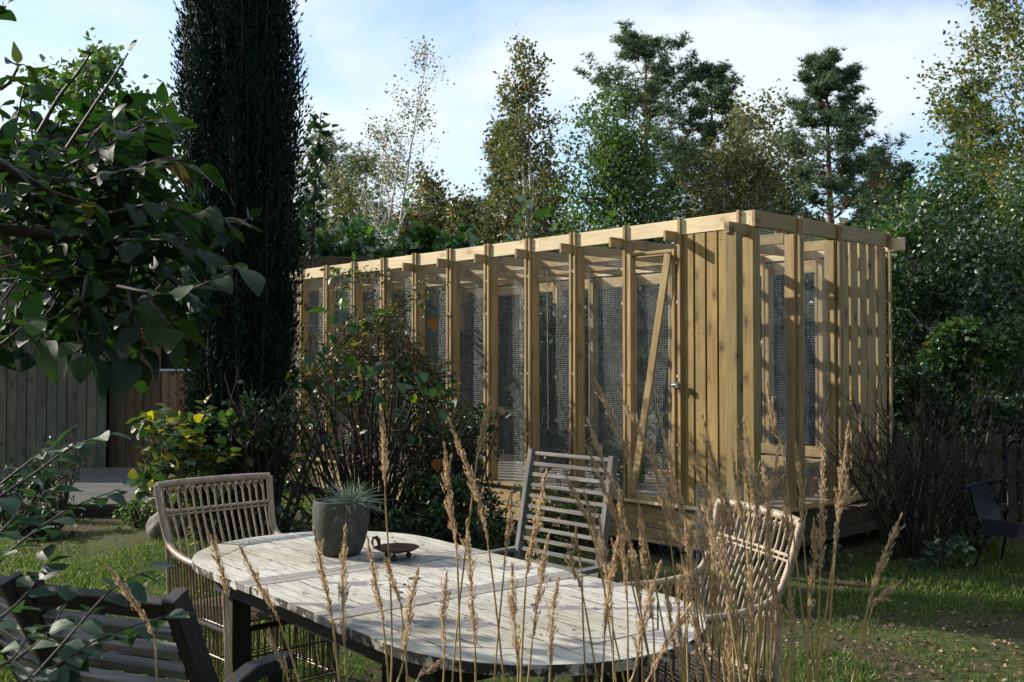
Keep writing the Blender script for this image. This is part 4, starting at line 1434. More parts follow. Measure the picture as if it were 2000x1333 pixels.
pot = lathe([(0, 0), (.085, 0), (.098, .006), (.112, .03), (.128, .075), (.138, .125), (.142, .175), (.1425, .225), (.140, .258), (.137, .264), (.131, .265), (.127, .260), (.126, .225), (0.0, .215)])
po = empty('plant_pot', pp, .4, label='dark grey concrete plant pot on the left end of the table', cat='pot')
po.scale = (.89, .89, .93)
pot.build('pot_body', M['concrete'], po)
bm = lathe([(.1255, .236), (.08, .241), (0, .244)], 24); bm.build('soil', M['soil'], po)
fe = empty('fescue_grass', pp + Vector((.045, -.02, .225)), label='tuft of spiky blue grass growing from the concrete pot', cat='plant')
bl = []
for i in range(330):
    a = rnd(0, 6.28); el = rnd(.05, 1.4)
    ln = rnd(.07, .21) * (1.0 if el < 1 else .75)
    d = Vector((math.cos(a) * math.cos(el), math.sin(a) * math.cos(el), math.sin(el)))
    p0 = Vector((rnd(-.03, .03), rnd(-.03, .03), 0))
    pts = [p0 + d * ln * t + Vector((0, 0, -.06 * t * t * (1.2 - el * .6))) for t in (0, .35, .7, 1)]
    bl.append((pts, [.0011, .0010, .0008, .0003]))
tubes('blades', bl, M['l_fescue'], fe, sides=3, kind='stuff')

# ---- rusty dish ---------------------------------------------------
rd = empty('rusty_dish', Vector(((776 - 1000) / F * 4.5, 4.50, HT + .001)), .5, label='rusty iron candle dish with a ring handle and ball feet on the table', cat='dish')
bm = lathe([(0, .030), (.04, .031), (.075, .038), (.098, .050), (.100, .052), (.097, .0535), (.073, .042), (.038, .035), (0, .034)], 40)
bm.build('dish', M['rust'], rd)
for k in range(3):
    a = 2.1 * k + 4.1
    c = Vector((math.cos(a) * .055, math.sin(a) * .055, .013))
    m = bpy.data.meshes.new('foot'); import bmesh
    b_ = bmesh.new(); bmesh.ops.create_uvsphere(b_, u_segments=14, v_segments=9, radius=.0135); b_.to_mesh(m); b_.free()
    o = link('foot', m, M['rust'], rd); o.location = c
    ft = MB(); ft.tube([c + Vector((0, 0, .008)), c * .9 + Vector((0, 0, .024))], .005, 6); ft.build('foot_stem', M['rust'], rd)
bm = MB()
hp = [(-.10 + .0, .02, .05)] + [(-.098 - .012 * math.sin(t), .02 + .0, .068 + .022 * -math.cos(t)) for t in np.linspace(0, math.pi * 1.9, 16)]
bm.tube([(-.085, .05 * 1, .045), (-.10, .045, .075), (-.098, .03, .095), (-.088, .02, .098), (-.08, .016, .085), (-.078, .012, .068), (-.088, .002, .05)], [.004, .0045, .006, .0095, .010, .007, .004], 8)
bm.build('handle', M['rust'], rd)
bm = MB(); bm.tube([(0, 0, .032), (0, 0, .056)], [.0025, .0008], 6); bm.build('candle_pin', M['rust'], rd)

# crumbs and dead leaves on the table
pos, dr = [], []
for _ in range(120):
    x = rnd(-1.25, 1.2); y = rnd(-.5, .5)
    p = TC + Vector((math.cos(TA) * x - math.sin(TA) * y, math.sin(TA) * x + math.cos(TA) * y, HT + .004))
    if abs(x) > .9 and abs(y) > .3: continue
    pos.append(p); dr.append((rnd(-1, 1), rnd(-1, 1), rnd(-.05, .25)))
scatter('leaf_crumbs', LEAF_OV, [tuple(p) for p in pos], [tuple(p) for p in dr], RNG.uniform(.006, .022, len(pos)), M['l_litter'], None, roll=.3, kind='stuff')

# ================================================================== CHAIRS
def ridged(m, pts, r, period=.011, sides=8, amp=.0016):
    cp = [Vector(p) for p in pts]
    ln = sum((cp[i + 1] - cp[i]).length for i in range(len(cp) - 1))
    n = max(4, int(ln / (period / 3)))
    c2 = []
    # resample
    acc = [0]
    for i in range(len(cp) - 1):
        acc.append(acc[-1] + (cp[i + 1] - cp[i]).length)
    j = 0
    for k in range(n + 1):
        d = ln * k / n
        while j < len(acc) - 2 and acc[j + 1] < d: j += 1
        t = (d - acc[j]) / max(1e-9, acc[j + 1] - acc[j])
        c2.append(cp[j].lerp(cp[j + 1], t))
    m.tube(c2, [r + amp * (0.0, 1.0, .75)[k % 3] for k in range(n + 1)], sides)


def rattan_chair(loc, rz, label):
    t = empty('rattan_armchair', loc, rz, label=label, cat='chair', group='brown rattan armchairs at the ends of the table')
    RW = .0135
    zb, za, zs = 1.0, .675, .43
    BL, BR = Vector((-.315, -.40, zb)), Vector((.315, -.40, zb))
    m = MB()
    rail = curve_pts([BL, Vector((-.15, -.425, zb + .004)), Vector((.15, -.425, zb + .004)), BR], 16)
    ridged(m, rail, .0165)
    m.build('back_rail', M['rattan'], t)
    for s in (-1, 1):
        m = MB()
        path = [Vector((s * .315, -.40, zb)), Vector((s * .305, -.365, .86)), Vector((s * .295, -.32, .745)), Vector((s * .295, -.26, .70)),
                Vector((s * .30, -.12, .672)), Vector((s * .305, .08, .665)), Vector((s * .30, .26, .66))]
        ridged(m, curve_pts(path, 40), RW + .002)
        m.build('arm', M['rattan'], t)
        m = MB()
        ridged(m, [(s * .30, .265, .66), (s * .295, .28, .40), (s * .285, .285, 0.0)], .012, amp=.0008, period=.014)
        m.build('leg', M['rattan'], t)
        m = MB()
        ridged(m, [(s * .297, -.31, .74), (s * .29, -.30, .43), (s * .285, -.30, 0.0)], .012, amp=.0008, period=.014)
        m.build('leg', M['rattan'], t)
        # side skirt canes, ties
        m = MB()
        for k in range(19):
            y = -.285 + k * .031
            bow = .012 * math.sin(k * 1.3)
            m.tube(curve_pts([(s * .302, y, .662), (s * .288, y + .004, .44), (s * (.275 + bow), y, .25), (s * .282, y, .115)], 6), .0046, 5)
        for z in (.42, .40, .12, .105, .27):
            m.tube([(s * .287, -.29, z), (s * .285, .28, z)], .0055, 5)
        m.build('side_canes', M['cane'], t, kind='stuff')
    # back canes
    m = MB()
    for k in range(15):
        u = -.28 + k * .04
        m.tube(curve_pts([(u, -.418, zb - .01), (u * .985, -.38, .86), (u * .95, -.30, .68), (u * .93, -.255, .47)], 8), .0058, 6)
    for k in range(14):
        u = -.28 + k * .04
        m.tube(curve_pts([(u, -.418, zb - .055), (u + .01, -.42, zb - .03), (u + .02, -.425, zb - .022), (u + .03, -.42, zb - .03), (u + .04, -.418, zb - .055)], 6), .0048, 5)
    m.build('back_canes', M['rattan'], t, kind='stuff')
    m = MB()
    m.tube([(-.30, -.383, .868), (0, -.388, .868), (.30, -.383, .868)], .008, 6)
    m.tube([(-.30, -.372, .850), (0, -.376, .850), (.30, -.372, .850)], .006, 6)
    m.build('back_crossbar', M['rattan'], t)
    # below the seat: back and front skirts
    m = MB()
    for k in range(17):
        u = -.27 + k * .0338
        b1, b2 = rnd(-.012, .012), rnd(-.012, .012)
        m.tube(curve_pts([(u * .93, -.27, .44), (u + b1, -.285, .28), (u, -.30, .115)], 5), .0046, 5)
        m.tube(curve_pts([(u, .27, .41), (u + b2, .285, .27), (u * 1.02, .285, .115)], 5), .0046, 5)
    for y in (-.30, .285):
        for z in (.12, .105, .27):
            m.tube([(-.285, y, z), (.285, y, z)], .0055, 5)
    m.build('skirt_canes', M['cane'], t, kind='stuff')
    # seat of bent canes
    m = MB()
    for k in range(27):
        y = -.26 + k * .0205
        m.tube(curve_pts([(-.285, y, .425), (-.15, y, .432 + .006 * math.sin(k)), (0, y, .428), (.15, y, .432), (.285, y, .425)], 8), .0062, 6)
    for x in (-.2, -.07, .07, .2):
        m.tube([(x, -.27, .419), (x, .28, .419)], .007, 6)
    m.build('seat', M['rattan'], t)
    m = MB()
    for p, q in (((-.285, .285, .40), (.285, .285, .40)), ((-.285, -.27, .40), (.285, -.27, .40)), ((-.285, -.27, .40), (-.285, .285, .40)), ((.285, -.27, .40), (.285, .285, .40))):
        m.tube([p, q], .014, 8)
    m.build('seat_frame', M['bark_dark'], t)
    return t


def facing(fx, fy):
    return math.atan2(-fx, fy)


rattan_chair((-1.255, 4.96, 0), facing(.69, -.72), 'rattan armchair at the far left end of the table, beside the pot')
rattan_chair((.615, 4.02, 0), facing(-.955, -.297), 'rattan armchair at the near right end of the table, behind the straw grasses')


# grey slatted folding chair
L_ = Vector((.097, 5.35, 1.154)); R_ = Vector((.50, 4.906, 1.154))
mid = (L_ + R_) / 2
fdir = Vector((-.74, -.67, 0)).normalized()
sc_c = mid + fdir * .26
sc = empty('slatted_chair', (sc_c.x, sc_c.y, 0), facing(fdir.x, fdir.y), label='silver grey slatted teak chair on the far side of the table', cat='chair')
W2 = .285
for s in (-1, 1):
    board('back_stile', (s * W2, -.10, .30), (s * W2, -.262, 1.154), .040, .028 if False else .034, SX, M['chair_grey'], sc)
    board('leg', (s * .25, .24, 0), (s * .25, -.08, .52), .04, .028, SX, M['chair_grey'], sc)
    board('leg', (s * .255 * 1.0, -.38, 0), (s * .255, -.02, .44), .04, .028, SX, M['chair_grey'], sc)
    board('armrest', (s * (W2 + .035), -.22, .64), (s * (W2 + .035), .24, .635), .05, .022, (0, 0, 1), M['chair_grey'], sc)
    board('arm_support', (s * (W2 + .01), .18, .36), (s * (W2 + .01), .2, .63), .035, .022, SX, M['chair_grey'], sc)
    board('seat_rail', (s * .25, -.2, .405), (s * .25, .24, .43), .035, .022, SX, M['chair_grey'], sc)
n = 14
for k in range(n):
    t = k / (n - 1)
    z = 1.135 - t * .70
    y = -.262 + (1.154 - z) / .854 * .162
    board('slat', (-W2 + .017, y, z), (W2 - .017, y, z), .021, .012 if False else .016, (0, .98, .19), M['chair_grey'], sc)
for k in range(8):
    board('seat_slat', (-.24, -.19 + k * .058, .425), (.24, -.19 + k * .058, .43), .042, .016, (0, 0, 1), M['chair_grey'], sc)


# dark folding armchairs lower left (seen from behind)
def dark_chair(tr, f, label):
    """tr = top right corner of the back seen from the camera; f = facing"""
    f = Vector((f[0], f[1], 0)).normalized()
    rgt = Vector((f.y, -f.x, 0))
    c = Vector(tr) - rgt * .265 + f * .42
    t = empty('dark_armchair', (c.x, c.y, 0), facing(f.x, f.y), label=label, cat='chair', group='dark slatted armchairs in front of the table')
    B = M['chair_black']
    top = .96
    yb0, yb1 = -.42, -.14     # back leans to the camera
    for s in (-1, 1):
        board('back_stile', (s * .265, yb1 + .02, .34), (s * .265, yb0, top + .015), .066, .042, SX, B, t)
        board('leg', (s * .25, .26, 0), (s * .25, -.12, .56), .05, .03, SX, B, t)
        board('leg', (s * .225, -.36, 0), (s * .225, .06, .42), .05, .03, SX, B, t)
        # armrest: rising piece then flat hand rest
        z_a = .70
        pts = [(s * .30, -.305, z_a - .045), (s * .30, -.20, z_a - .005), (s * .30, -.12, z_a + .015), (s * .30, .06, z_a + .002)]
        m = MB()
        w_, h_ = .055, .044
        vs = []
        for p in pts:
            vs += [(p[0] - w_ / 2, p[1], p[2] - h_), (p[0] + w_ / 2, p[1], p[2] - h_), (p[0] + w_ / 2, p[1], p[2] - .004), (p[0] + w_ / 2 - .006, p[1], p[2]), (p[0] - w_ / 2 + .006, p[1], p[2]), (p[0] - w_ / 2, p[1], p[2] - .004)]
        fs = [(i * 6 + k, i * 6 + (k + 1) % 6, i * 6 + 6 + (k + 1) % 6, i * 6 + 6 + k) for i in range(3) for k in range(6)]
        fs += [(5, 4, 3, 2, 1, 0), (18, 19, 20, 21, 22, 23)]
        m.add(vs, fs)
        m.build('armrest', B, t)
        board('arm_support', (s * .275, .0, .40), (s * .285, .02, z_a - .03), .045, .026, SX, B, t)
    board('top_rail', (-.235, yb0 + .012, top - .028), (.235, yb0 + .012, top - .028), .058, .034, (0, .9, .4), B, t)
    n = 9
    for k in range(n):
        z = top - .10 - k * .062
        y = yb0 + (top - z) / (top - .34) * (yb1 - yb0)
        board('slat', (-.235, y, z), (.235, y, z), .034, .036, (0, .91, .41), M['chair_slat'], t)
    for k in range(8):
        board('seat_slat', (-.24, -.13 + k * .056, .415), (.24, -.13 + k * .056, .42), .044, .018, (0, 0, 1), M['chair_grey'] if k > 4 else B, t)
    return t


dark_chair((-.915, 2.76, .96), (.38, .925), 'dark slatted folding armchair lower left, its back towards us')
dark_chair((-1.47, 2.98, .96), (.74, .67), 'second dark slatted armchair, cut by the left picture edge behind leaves')

# dark navy wicker chair at the right edge
nc = empty('wicker_chair', (3.93, 7.85, 0), facing(-.75, -.66), label='dark navy wicker armchair cut by the right edge before the fence', cat='chair')
m = MB()
fr = curve_pts([(-.27, -.22, .46), (-.235, -.29, .72), (-.24, -.34, .92), (-.17, -.36, .985), (.17, -.36, .985), (.24, -.34, .92), (.235, -.29, .72), (.27, -.22, .46)], 40)
m.tube(fr, .016, 8)
m.build('back_frame', M['navy_wicker'], nc)
m = MB()
for k in range(15):
    u = -.21 + k * .03
    m.tube(curve_pts([(u, -.36, .97), (u * .9 + .012 * math.sin(k * 2), -.33, .80), (u * 1.05, -.27, .62), (u, -.22, .44)], 6), .005, 5)
for z in (.90, .80, .70, .68):
    for q in (-1, 1):
        m.tube(curve_pts([(-.235, -.29 - (z - .72) * .25, z), (-.1, -.31 - (z - .72) * .25, z + .02 * q), (.1, -.31 - (z - .72) * .25, z - .02 * q), (.235, -.29 - (z - .72) * .25, z)], 10), .0045, 5)
m.build('back_weave', M['navy_wicker'], nc, kind='stuff')
for s in (-1, 1):
    m = MB()
    m.tube(curve_pts([(s * .26, -.27, .66), (s * .31, -.1, .655), (s * .33, .12, .645), (s * .31, .27, .64)], 14), .017, 8)
    m.build('arm', M['navy_wicker'], nc)
    m = MB()
    sp = []
    ny_, nz_ = 12, 8
    for i in range(ny_):
        for j in range(nz_):
            y = -.25 + i * .042; tz = j / (nz_ - 1)
            ww = .31 - .085 * tz ** 1.5
            sp.append((s * ww, y * (1 - .25 * tz), .65 - tz * .37))
    m.add(sp, [(i * nz_ + j, i * nz_ + j + 1, (i + 1) * nz_ + j + 1, (i + 1) * nz_ + j) for i in range(ny_ - 1) for j in range(nz_ - 1)], True)
    sp2 = [(x - s * .012, y, z) for x, y, z in sp]
    m.add(sp2, [(i * nz_ + j, (i + 1) * nz_ + j, (i + 1) * nz_ + j + 1, i * nz_ + j + 1) for i in range(ny_ - 1) for j in range(nz_ - 1)], True)
    m.build('side_shell', M['navy_wicker'], nc)
    for y in (.17, -.19):
        m = MB(); m.tube([(s * .19, y, .29), (s * .27, y * 1.35, 0.0)], [.013, .009], 6); m.build('leg', M['navy_wicker'], nc)
m = MB()
m.box((0, 0, .31), (.44, .42, .05)); m.box((0, .19, .36), (.44, .025, .09))
m.build('seat', M['navy_wicker'], nc)

# ================================================================== WIRE GUARD, LAVENDER, SMALL PLANTS
wg_p = at(1405, 1085, 7.3); wg_p.z = 0
wg = MB()
r_ = .165
hz = .72
for k in range(19 * 0 + 15):
    z = .03 + k * .05
    wg.tube([(r_ * math.cos(a), r_ * math.sin(a), z) for a in np.linspace(0, 6.2832, 25)], .0009, 4, cap=False)
for k in range(40):
    a = k * 2 * math.pi / 40
    wg.tube([(r_ * math.cos(a), r_ * math.sin(a), 0), (r_ * math.cos(a), r_ * math.sin(a), hz)], .0009, 4, cap=False)
for k in range(30):
    z = .03 + k * .024
    wg.tube([(r_ * math.cos(a), r_ * math.sin(a), z) for a in np.linspace(0, 6.2832, 25)], .0008, 3, cap=False)
o = wg.build('wire_guard', M['wire'], None, label='cylinder of wire netting round a young plant before the clad corner', cat='plant guard')
o.location = wg_p
shrub('guarded_plant', wg_p, .13, .13, .5, 'young green plant growing inside the wire netting cylinder', 'plant', M['twig_brown'], M['l_small'], .035, 500, nstem=5, shoots=2)
for i, (px, Y, lb) in enumerate(((1325, 7.2, 'lavender clump left of the wire netting cylinder'), (1375, 6.9, 'lavender clump in front of the wire netting cylinder'), (1450, 6.8, 'lavender clump behind the right rattan chair'))):
    p = at(px, 1000, Y); p.z = 0
    lv = empty('lavender', p, label=lb, cat='plant', group='lavender before the aviary')
    cs, fp, fd = [], [], []
    for k in range(34):
        a = rnd(0, 6.28); ln = rnd(.3, .5)
        d = Vector((math.cos(a) * .45, math.sin(a) * .45, 1)).normalized()
        w = wander(Vector((rnd(-.06, .06), rnd(-.06, .06), 0)), d, ln, 4, .06)
        cs.append((w, taper(5, .002, .001)))
        if k % 3 == 0:
            for q in range(12):
                fp.append(w[-1] + Vector((rnd(-.005, .005), rnd(-.005, .005), rnd(-.03, .02)))); fd.append(rdir())
    tubes('stems', cs, M['l_grey'], lv, sides=3, kind='stuff')
    scatter('flower_heads', LEAF_QUAD, [tuple(q) for q in fp], [tuple(q) for q in fd], .014, M['purple'], lv, kind='stuff')

small = dict(cat='plant', bark=M['twig_brown'])
for px, Y, rx, h, lb, mt, ls, nl in (
        (870, 8.6, .42, .62, 'dark leafy herb clump between the pruned shrub and the slatted chair', 'l_dark', .055, 1900),
        (960, 8.2, .30, .40, 'low dark herb at the foot of the aviary base board', 'l_dark', .05, 900),
        (1010, 7.0, .20, .22, 'small green plant in the shade behind the table', 'l_dark', .045, 350),
        (1085, 8.6, .28, .50, 'green leafy plant seen through the slatted chair', 'l_green', .05, 900),
        (1140, 8.8, .2, .62, 'light green upright plant behind the slatted chair', 'l_green', .045, 600),
        (790, 8.3, .35, .35, 'dark ground plant behind the concrete pot', 'l_dark', .05, 900),
        (1840, 7.9, .3, .22, 'pale grey leaved plant at the foot of the picket fence', 'l_grey', .06, 260),
        (1905, 8.6, .25, .40, 'grey leaved sprig standing before the pickets', 'l_grey', .055, 200),
        (1625, 8.0, .18, .25, 'small leafy weed at the corner of the aviary base', 'l_small', .04, 160)):
    p = at(px, 1000, Y); p.z = ground_h(p.x, p.y)
    shrub('ground_plant', p, rx, rx * .7, h, lb, leafmat=M[mt], leafsize=ls, nleaf=nl, nstem=7, shoots=3, **small)
for px, Y, rx, h, lb, mt, ls, nl in (
        (40, 9.6, .42, .62, 'dark bushy perennial in front of the shed at the left edge', 'l_dark', .05, 2000),
        (110, 10.4, .30, .75, 'dark perennial with dry seed heads before the shed', 'l_dark', .04, 800),
        (80, 9.2, .3, .28, 'low blue leaved ground plant left of the deck', 'l_grey', .06, 700),
        (275, 9.4, .28, .26, 'light green plant between the deck and the boulder', 'l_green', .04, 800)):
    p = at(px, 1000, Y); p.z = ground_h(p.x, p.y)
    shrub('garden_plant', p, rx, rx * .7, h, lb, leafmat=M[mt], leafsize=ls, nleaf=nl, nstem=8, shoots=6, **small)


# trailing willow-like plant left of the slatted chair
def sprig_plant(name, base, specs, label, cat, stem, leafm, lsize, lw=.2, step=.05, r=.006, tpl=None, partleaf=True, group=None, droop=.5):
    """stems given as point lists (relative), leaves alternate along them, each leaf a part"""
    root = empty(name, base, label=label, cat=cat, group=group)
    tpl = tpl or ovate(4, .33, .12, .22)
    cs = [(curve_pts(s_, 14), taper(15, r, r * .3)) for s_ in specs]
    tubes('branch', cs, stem, root, sides=6)
    lm = mesh_np('leaf', tpl[0], tpl[1], smooth=True)
    lm.materials.append(leafm)
    for c_, _ in cs:
        ln = sum((c_[i + 1] - c_[i]).length for i in range(len(c_) - 1))
        n = max(2, int(ln / step))
        for k in range(n):
            t = .12 + .88 * (k + .5) / n
            p, d = along(c_, t)
            put_leaf(lm, root, p, d, lsize * rnd(.7, 1.2) * (1 - .3 * t), (-1) ** k, droop)
        p, d = along(c_, 1.0)
        put_leaf(lm, root, p, d, lsize * .8, 0, droop * .4)
    return root


def put_leaf(me, root, p, d, size, side, droop, name='leaf'):
    d = Vector(d)
    sd = d.cross(Vector((0, 0, 1)))
    if sd.length < .05: sd = Vector((1, 0, 0))
    sd.normalize()
    ax = (d * .55 + sd * side * rnd(.6, 1.0) + Vector((rnd(-.25, .25), rnd(-.25, .25), rnd(-.9, .25) * droop))).normalized()
    up = Vector((rnd(-.45, .45), rnd(-.45, .45), 1))
    x = ax.cross(up).normalized()
    z = x.cross(ax)
    mt = Matrix.Identity(4)
    for i, c in enumerate((x, ax, z)):
        for j in range(3): mt[j][i] = c[j] * size
    mt.translation = Vector(p) + ax * size * .12
    o = bpy.data.objects.new(name, me)
    COL.objects.link(o)
    o.parent = root
    o.matrix_local = mt
    return o


fb = at(975, 1000, 8.3); fb.z = 0
sprig_plant('willow_herb', fb, [[(0, 0, 0), (-.05, 0, .4), (-.12, -.05, .75)], [(0, 0, 0), (.06, 0, .4), (.12, -.05, .62), (.2, -.1, .6)], [(0, 0, 0), (.0, .1, .35), (.22, .05, .5), (.3, 0, .42)],
                                [(0, 0, 0), (-.1, 0, .3), (-.25, 0, .5)], [(0, 0, .1), (.1, -.1, .3), (.16, -.1, .25)]],
            'narrow leaved green plant drooping over the aviary base board', 'plant', M['twig_brown'], M['l_coto'], .13, tpl=ovate(4, .12, .05, .35), step=.055)

# ================================================================== PRUNED SHRUB, TANGLE, YELLOW SHRUB
ps_b = at(725, 1000, 9.0); ps_b.z = ground_h(ps_b.x, ps_b.y)
ps = empty('pruned_shrub', ps_b, label='dark many-stemmed shrub with sawn off pale stem ends', cat='shrub')
twc = []
for i in range(84):
    a = rnd(0, 6.28)
    x0 = Vector((math.cos(a) * rnd(.0, .5), math.sin(a) * rnd(0, .2), 0))
    d = Vector((x0.x * 2.0 + rnd(-.25, .25), x0.y * 1.5 + rnd(-.2, .2), 1))
    ln = rnd(.55, 1.35)
    w = wander(x0, d, ln, 5, .13)
    r0 = rnd(.006, .016)
    o = tubes('stem', [(w, taper(6, r0 * 1.2, r0 * .8))], M['bark_dark'], ps, sides=6)
    cut = MB()
    dd = (w[-1] - w[-2]).normalized()
    cut.tube([w[-1] - dd * .003, w[-1] + dd * .004], r0 * .82, 7)
    cut.build('sawn_end', M['twig_pale'], o)
    for j in range(3):
        q, qd = along(w, rnd(.3, .95))
        twc.append((wander(q, qd + rdir(-.6, .8) * 1.5, rnd(.12, .4), 6, .3), taper(7, .0035, .0015)))
tubes('twigs', twc, M['twig_brown'], ps, sides=4, kind='stuff')
lfm = mesh_np('leaf', *ovate(5, .38, .10, .2, .012), smooth=True); lfm.materials.append(M['l_bushdark'])
lfy = mesh_np('leaf', *ovate(5, .36, .10, .25), smooth=True); lfy.materials.append(M['l_yellow'])
lfp = mesh_np('leaf', *ovate(5, .36, .10, .25), smooth=True); lfp.materials.append(M['l_purple'])
lfo = mesh_np('leaf', *ovate(5, .42, .25, .5), smooth=True); lfo.materials.append(M['l_orange'])


def leaf_px(me, root, px, py, Y, size, base, ax=None, label=None):
    p = at(px, py, Y) - Vector(base)
    o = put_leaf(me, root, p, ax or rdir(-.9, .1), size, 0, .8)
    if label: o['label'] = label
    return o


for px, py in ((600, 735), (635, 750), (665, 700), (680, 770), (705, 755), (750, 785), (765, 745), (660, 640), (690, 715), (615, 700), (735, 705), (820, 720), (570, 760), (500, 760),
               (640, 690), (780, 800), (810, 760), (700, 650), (560, 700), (480, 755), (545, 730), (760, 690), (800, 850), (850, 800), (720, 860), (845, 740), (880, 780), (650, 860)):
    for _ in range(2):
        leaf_px(lfm, ps, px + rnd(-18, 18), py + rnd(-16, 16), 8.3 + rnd(0, .5), rnd(.08, .14), ps_b)
for px, py, s_ in ((563, 722, .085), (470, 800, .065), (680, 770, .07), (470, 740, .03), (565, 812, .07)):
    leaf_px(lfy, ps, px, py, 8.3, s_, ps_b, Vector((.1, -.3, -1)), 'bright yellow autumn leaf')
pos, dr = [], []
for _ in range(1700):
    q = at(rnd(470, 880), rnd(700, 1000), rnd(8.9, 9.5)) - ps_b
    if q.z < .1 or mnoise.noise(q * 3) < -.05: continue
    pos.append(tuple(q)); dr.append(tuple(rdir(-1, .3)))
scatter('foliage', LEAF_QUAD, pos, dr, RNG.uniform(.03, .09, len(pos)), M['l_dark'], ps, kind='stuff')
for px, py in ((535, 645), (545, 670), (540, 620), (420, 640), (640, 860), (630, 835), (600, 650), (620, 640), (555, 690)):
    leaf_px(lfp, ps, px, py, 8.6, rnd(.09, .13), ps_b)
for px, py in ((842, 618), (790, 655), (845, 895)):
    leaf_px(lfo, ps, px, py, 8.2, .11, ps_b, Vector((.3, 0, -1)), 'curled rust orange leaf')

tg_b = at(735, 1000, 9.8); tg_b.z = ground_h(tg_b.x, tg_b.y)
tg = empty('tangled_shrub', tg_b, label='tangled twiggy shrub with small yellowing leaves climbing before the aviary mesh', cat='shrub')
cs, pos, dr = [], [], []
for i in range(70):
    x0 = Vector((rnd(-.5, .6), rnd(-.25, .2), rnd(0, .4)))
    tx = rnd(-.95, .85)
    topz = 1.72 + .35 * math.sin(tx * 3.2 + .6) + rnd(-.35, .25) - max(0, tx - .3) * 1.1
    topz = min(topz, 1.85 - max(0, tx - .1) * 1.3 - max(0, -.5 - tx) * 1.2)
    tgt = Vector((tx, rnd(-.35, .3), max(.5, topz)))
    mid_ = (x0 + tgt) / 2 + Vector((rnd(-.25, .25), rnd(-.15, .15), rnd(-.1, .25)))
    c_ = curve_pts([x0, mid_, tgt, tgt + Vector((rnd(-.2, .3), rnd(-.1, .1), rnd(-.25, .12)))], 14)
    cs.append((c_, taper(15, .0065, .0018)))
    for j in range(9):
        q, qd = along(c_, rnd(.35, 1))
        w = wander(q, qd + rdir(-.8, .9) * 1.3, rnd(.12, .42), 5, .3)
        cs.append((w, taper(6, .0028, .0012)))
        if q.z > .5:
            for k in range(12):
                t, td = along(w, rnd(.1, 1))
                if t.z > 2.12 - max(0, t.x - .1) * 1.3 + rnd(-.25, .1): continue
                pos.append(tuple(t + Vector((rnd(-.02, .02), rnd(-.02, .02), rnd(-.02, .02))))); dr.append(tuple(rdir(-.9, .6)))
# high spray crossing the roof board
for s_, e_ in (((650, 600), (705, 530)), ((655, 590), (665, 525)), ((700, 560), (745, 535)), ((740, 640), (830, 560)), ((700, 700), (850, 560)), ((640, 700), (790, 575))):
    a_, b_ = at(s_[0], s_[1], 9.5) - tg_b, at(e_[0], e_[1], 9.3) - tg_b
    c_ = curve_pts([a_, (a_ + b_) / 2 + Vector((0, 0, .04)), b_], 10)
    cs.append((c_, taper(11, .006, .002)))
    for k in range(60):
        t, td = along(c_, rnd(.5, 1))
        pos.append(tuple(t + Vector((random.gauss(0, .09), random.gauss(0, .05), random.gauss(0, .05))))); dr.append(tuple(rdir(-.9, .4)))
tubes('twigs', cs, M['twig_brown'], tg, sides=4, kind='stuff')
scatter('foliage', LEAF_QUAD, pos, dr, RNG.uniform(.022, .055, len(pos)), M['l_tangle'], tg)
# right hand darker part, dropping towards the herbs
td_b = at(880, 1000, 9.2); td_b.z = ground_h(td_b.x, td_b.y)
shrub('dark_shrub', td_b, .5, .35, 1.18, 'dark twiggy shrub spilling to the right, before the left aviary posts', 'shrub', M['twig_brown'], M['l_dark'], .045, 3600, nstem=26, shoots=10)
bk_b = at(520, 1000, 7.85); bk_b.z = ground_h(bk_b.x, bk_b.y)
shrub('dark_shrub', bk_b, .40, .22, 1.45, 'dark leafy shrub between the column conifer and the pruned stems', 'shrub', M['bark_dark'], M['l_dark'], .055, 1500, nstem=26, shoots=8)
# green climber leaves hanging in front of the board at its left end
cl_b = at(672, 640, 10.9)
sprig_plant('climber_shoot', (cl_b.x, cl_b.y, 0), [[(0, 0, 1.6), (0, 0, 2.3), (-.05, -.05, 2.62), (-.1, -.1, 2.55)], [(0, 0, 1.6), (.03, 0, 2.4), (.1, 0, 2.7)], [(0, 0, 1.7), (-.02, .0, 2.3), (-.02, -.1, 2.45), (.0, -.12, 2.3)]],
            'green climbing shoot with hanging leaves before the left end of the roof board', 'plant', M['twig_brown'], M['l_green'], .15, tpl=ovate(4, .22, .1, .35), step=.07)
# large blue leaf cluster (650-700, 580-620)
bl_b = at(690, 640, 9.3)
sprig_plant('broad_leaf_shoot', (bl_b.x, bl_b.y, 0), [[(0, 0, .8), (-.02, 0, 1.75), (-.05, -.02, 2.0), (-.2, -.05, 2.08)], [(0, 0, 1.5), (.05, 0, 1.95), (.15, 0, 2.05)]],
            'broad grey blue leaves standing above the tangled shrub', 'plant', M['twig_brown'], M['l_bushdark'], .24, tpl=ovate(5, .28, .1, .3), step=.16)

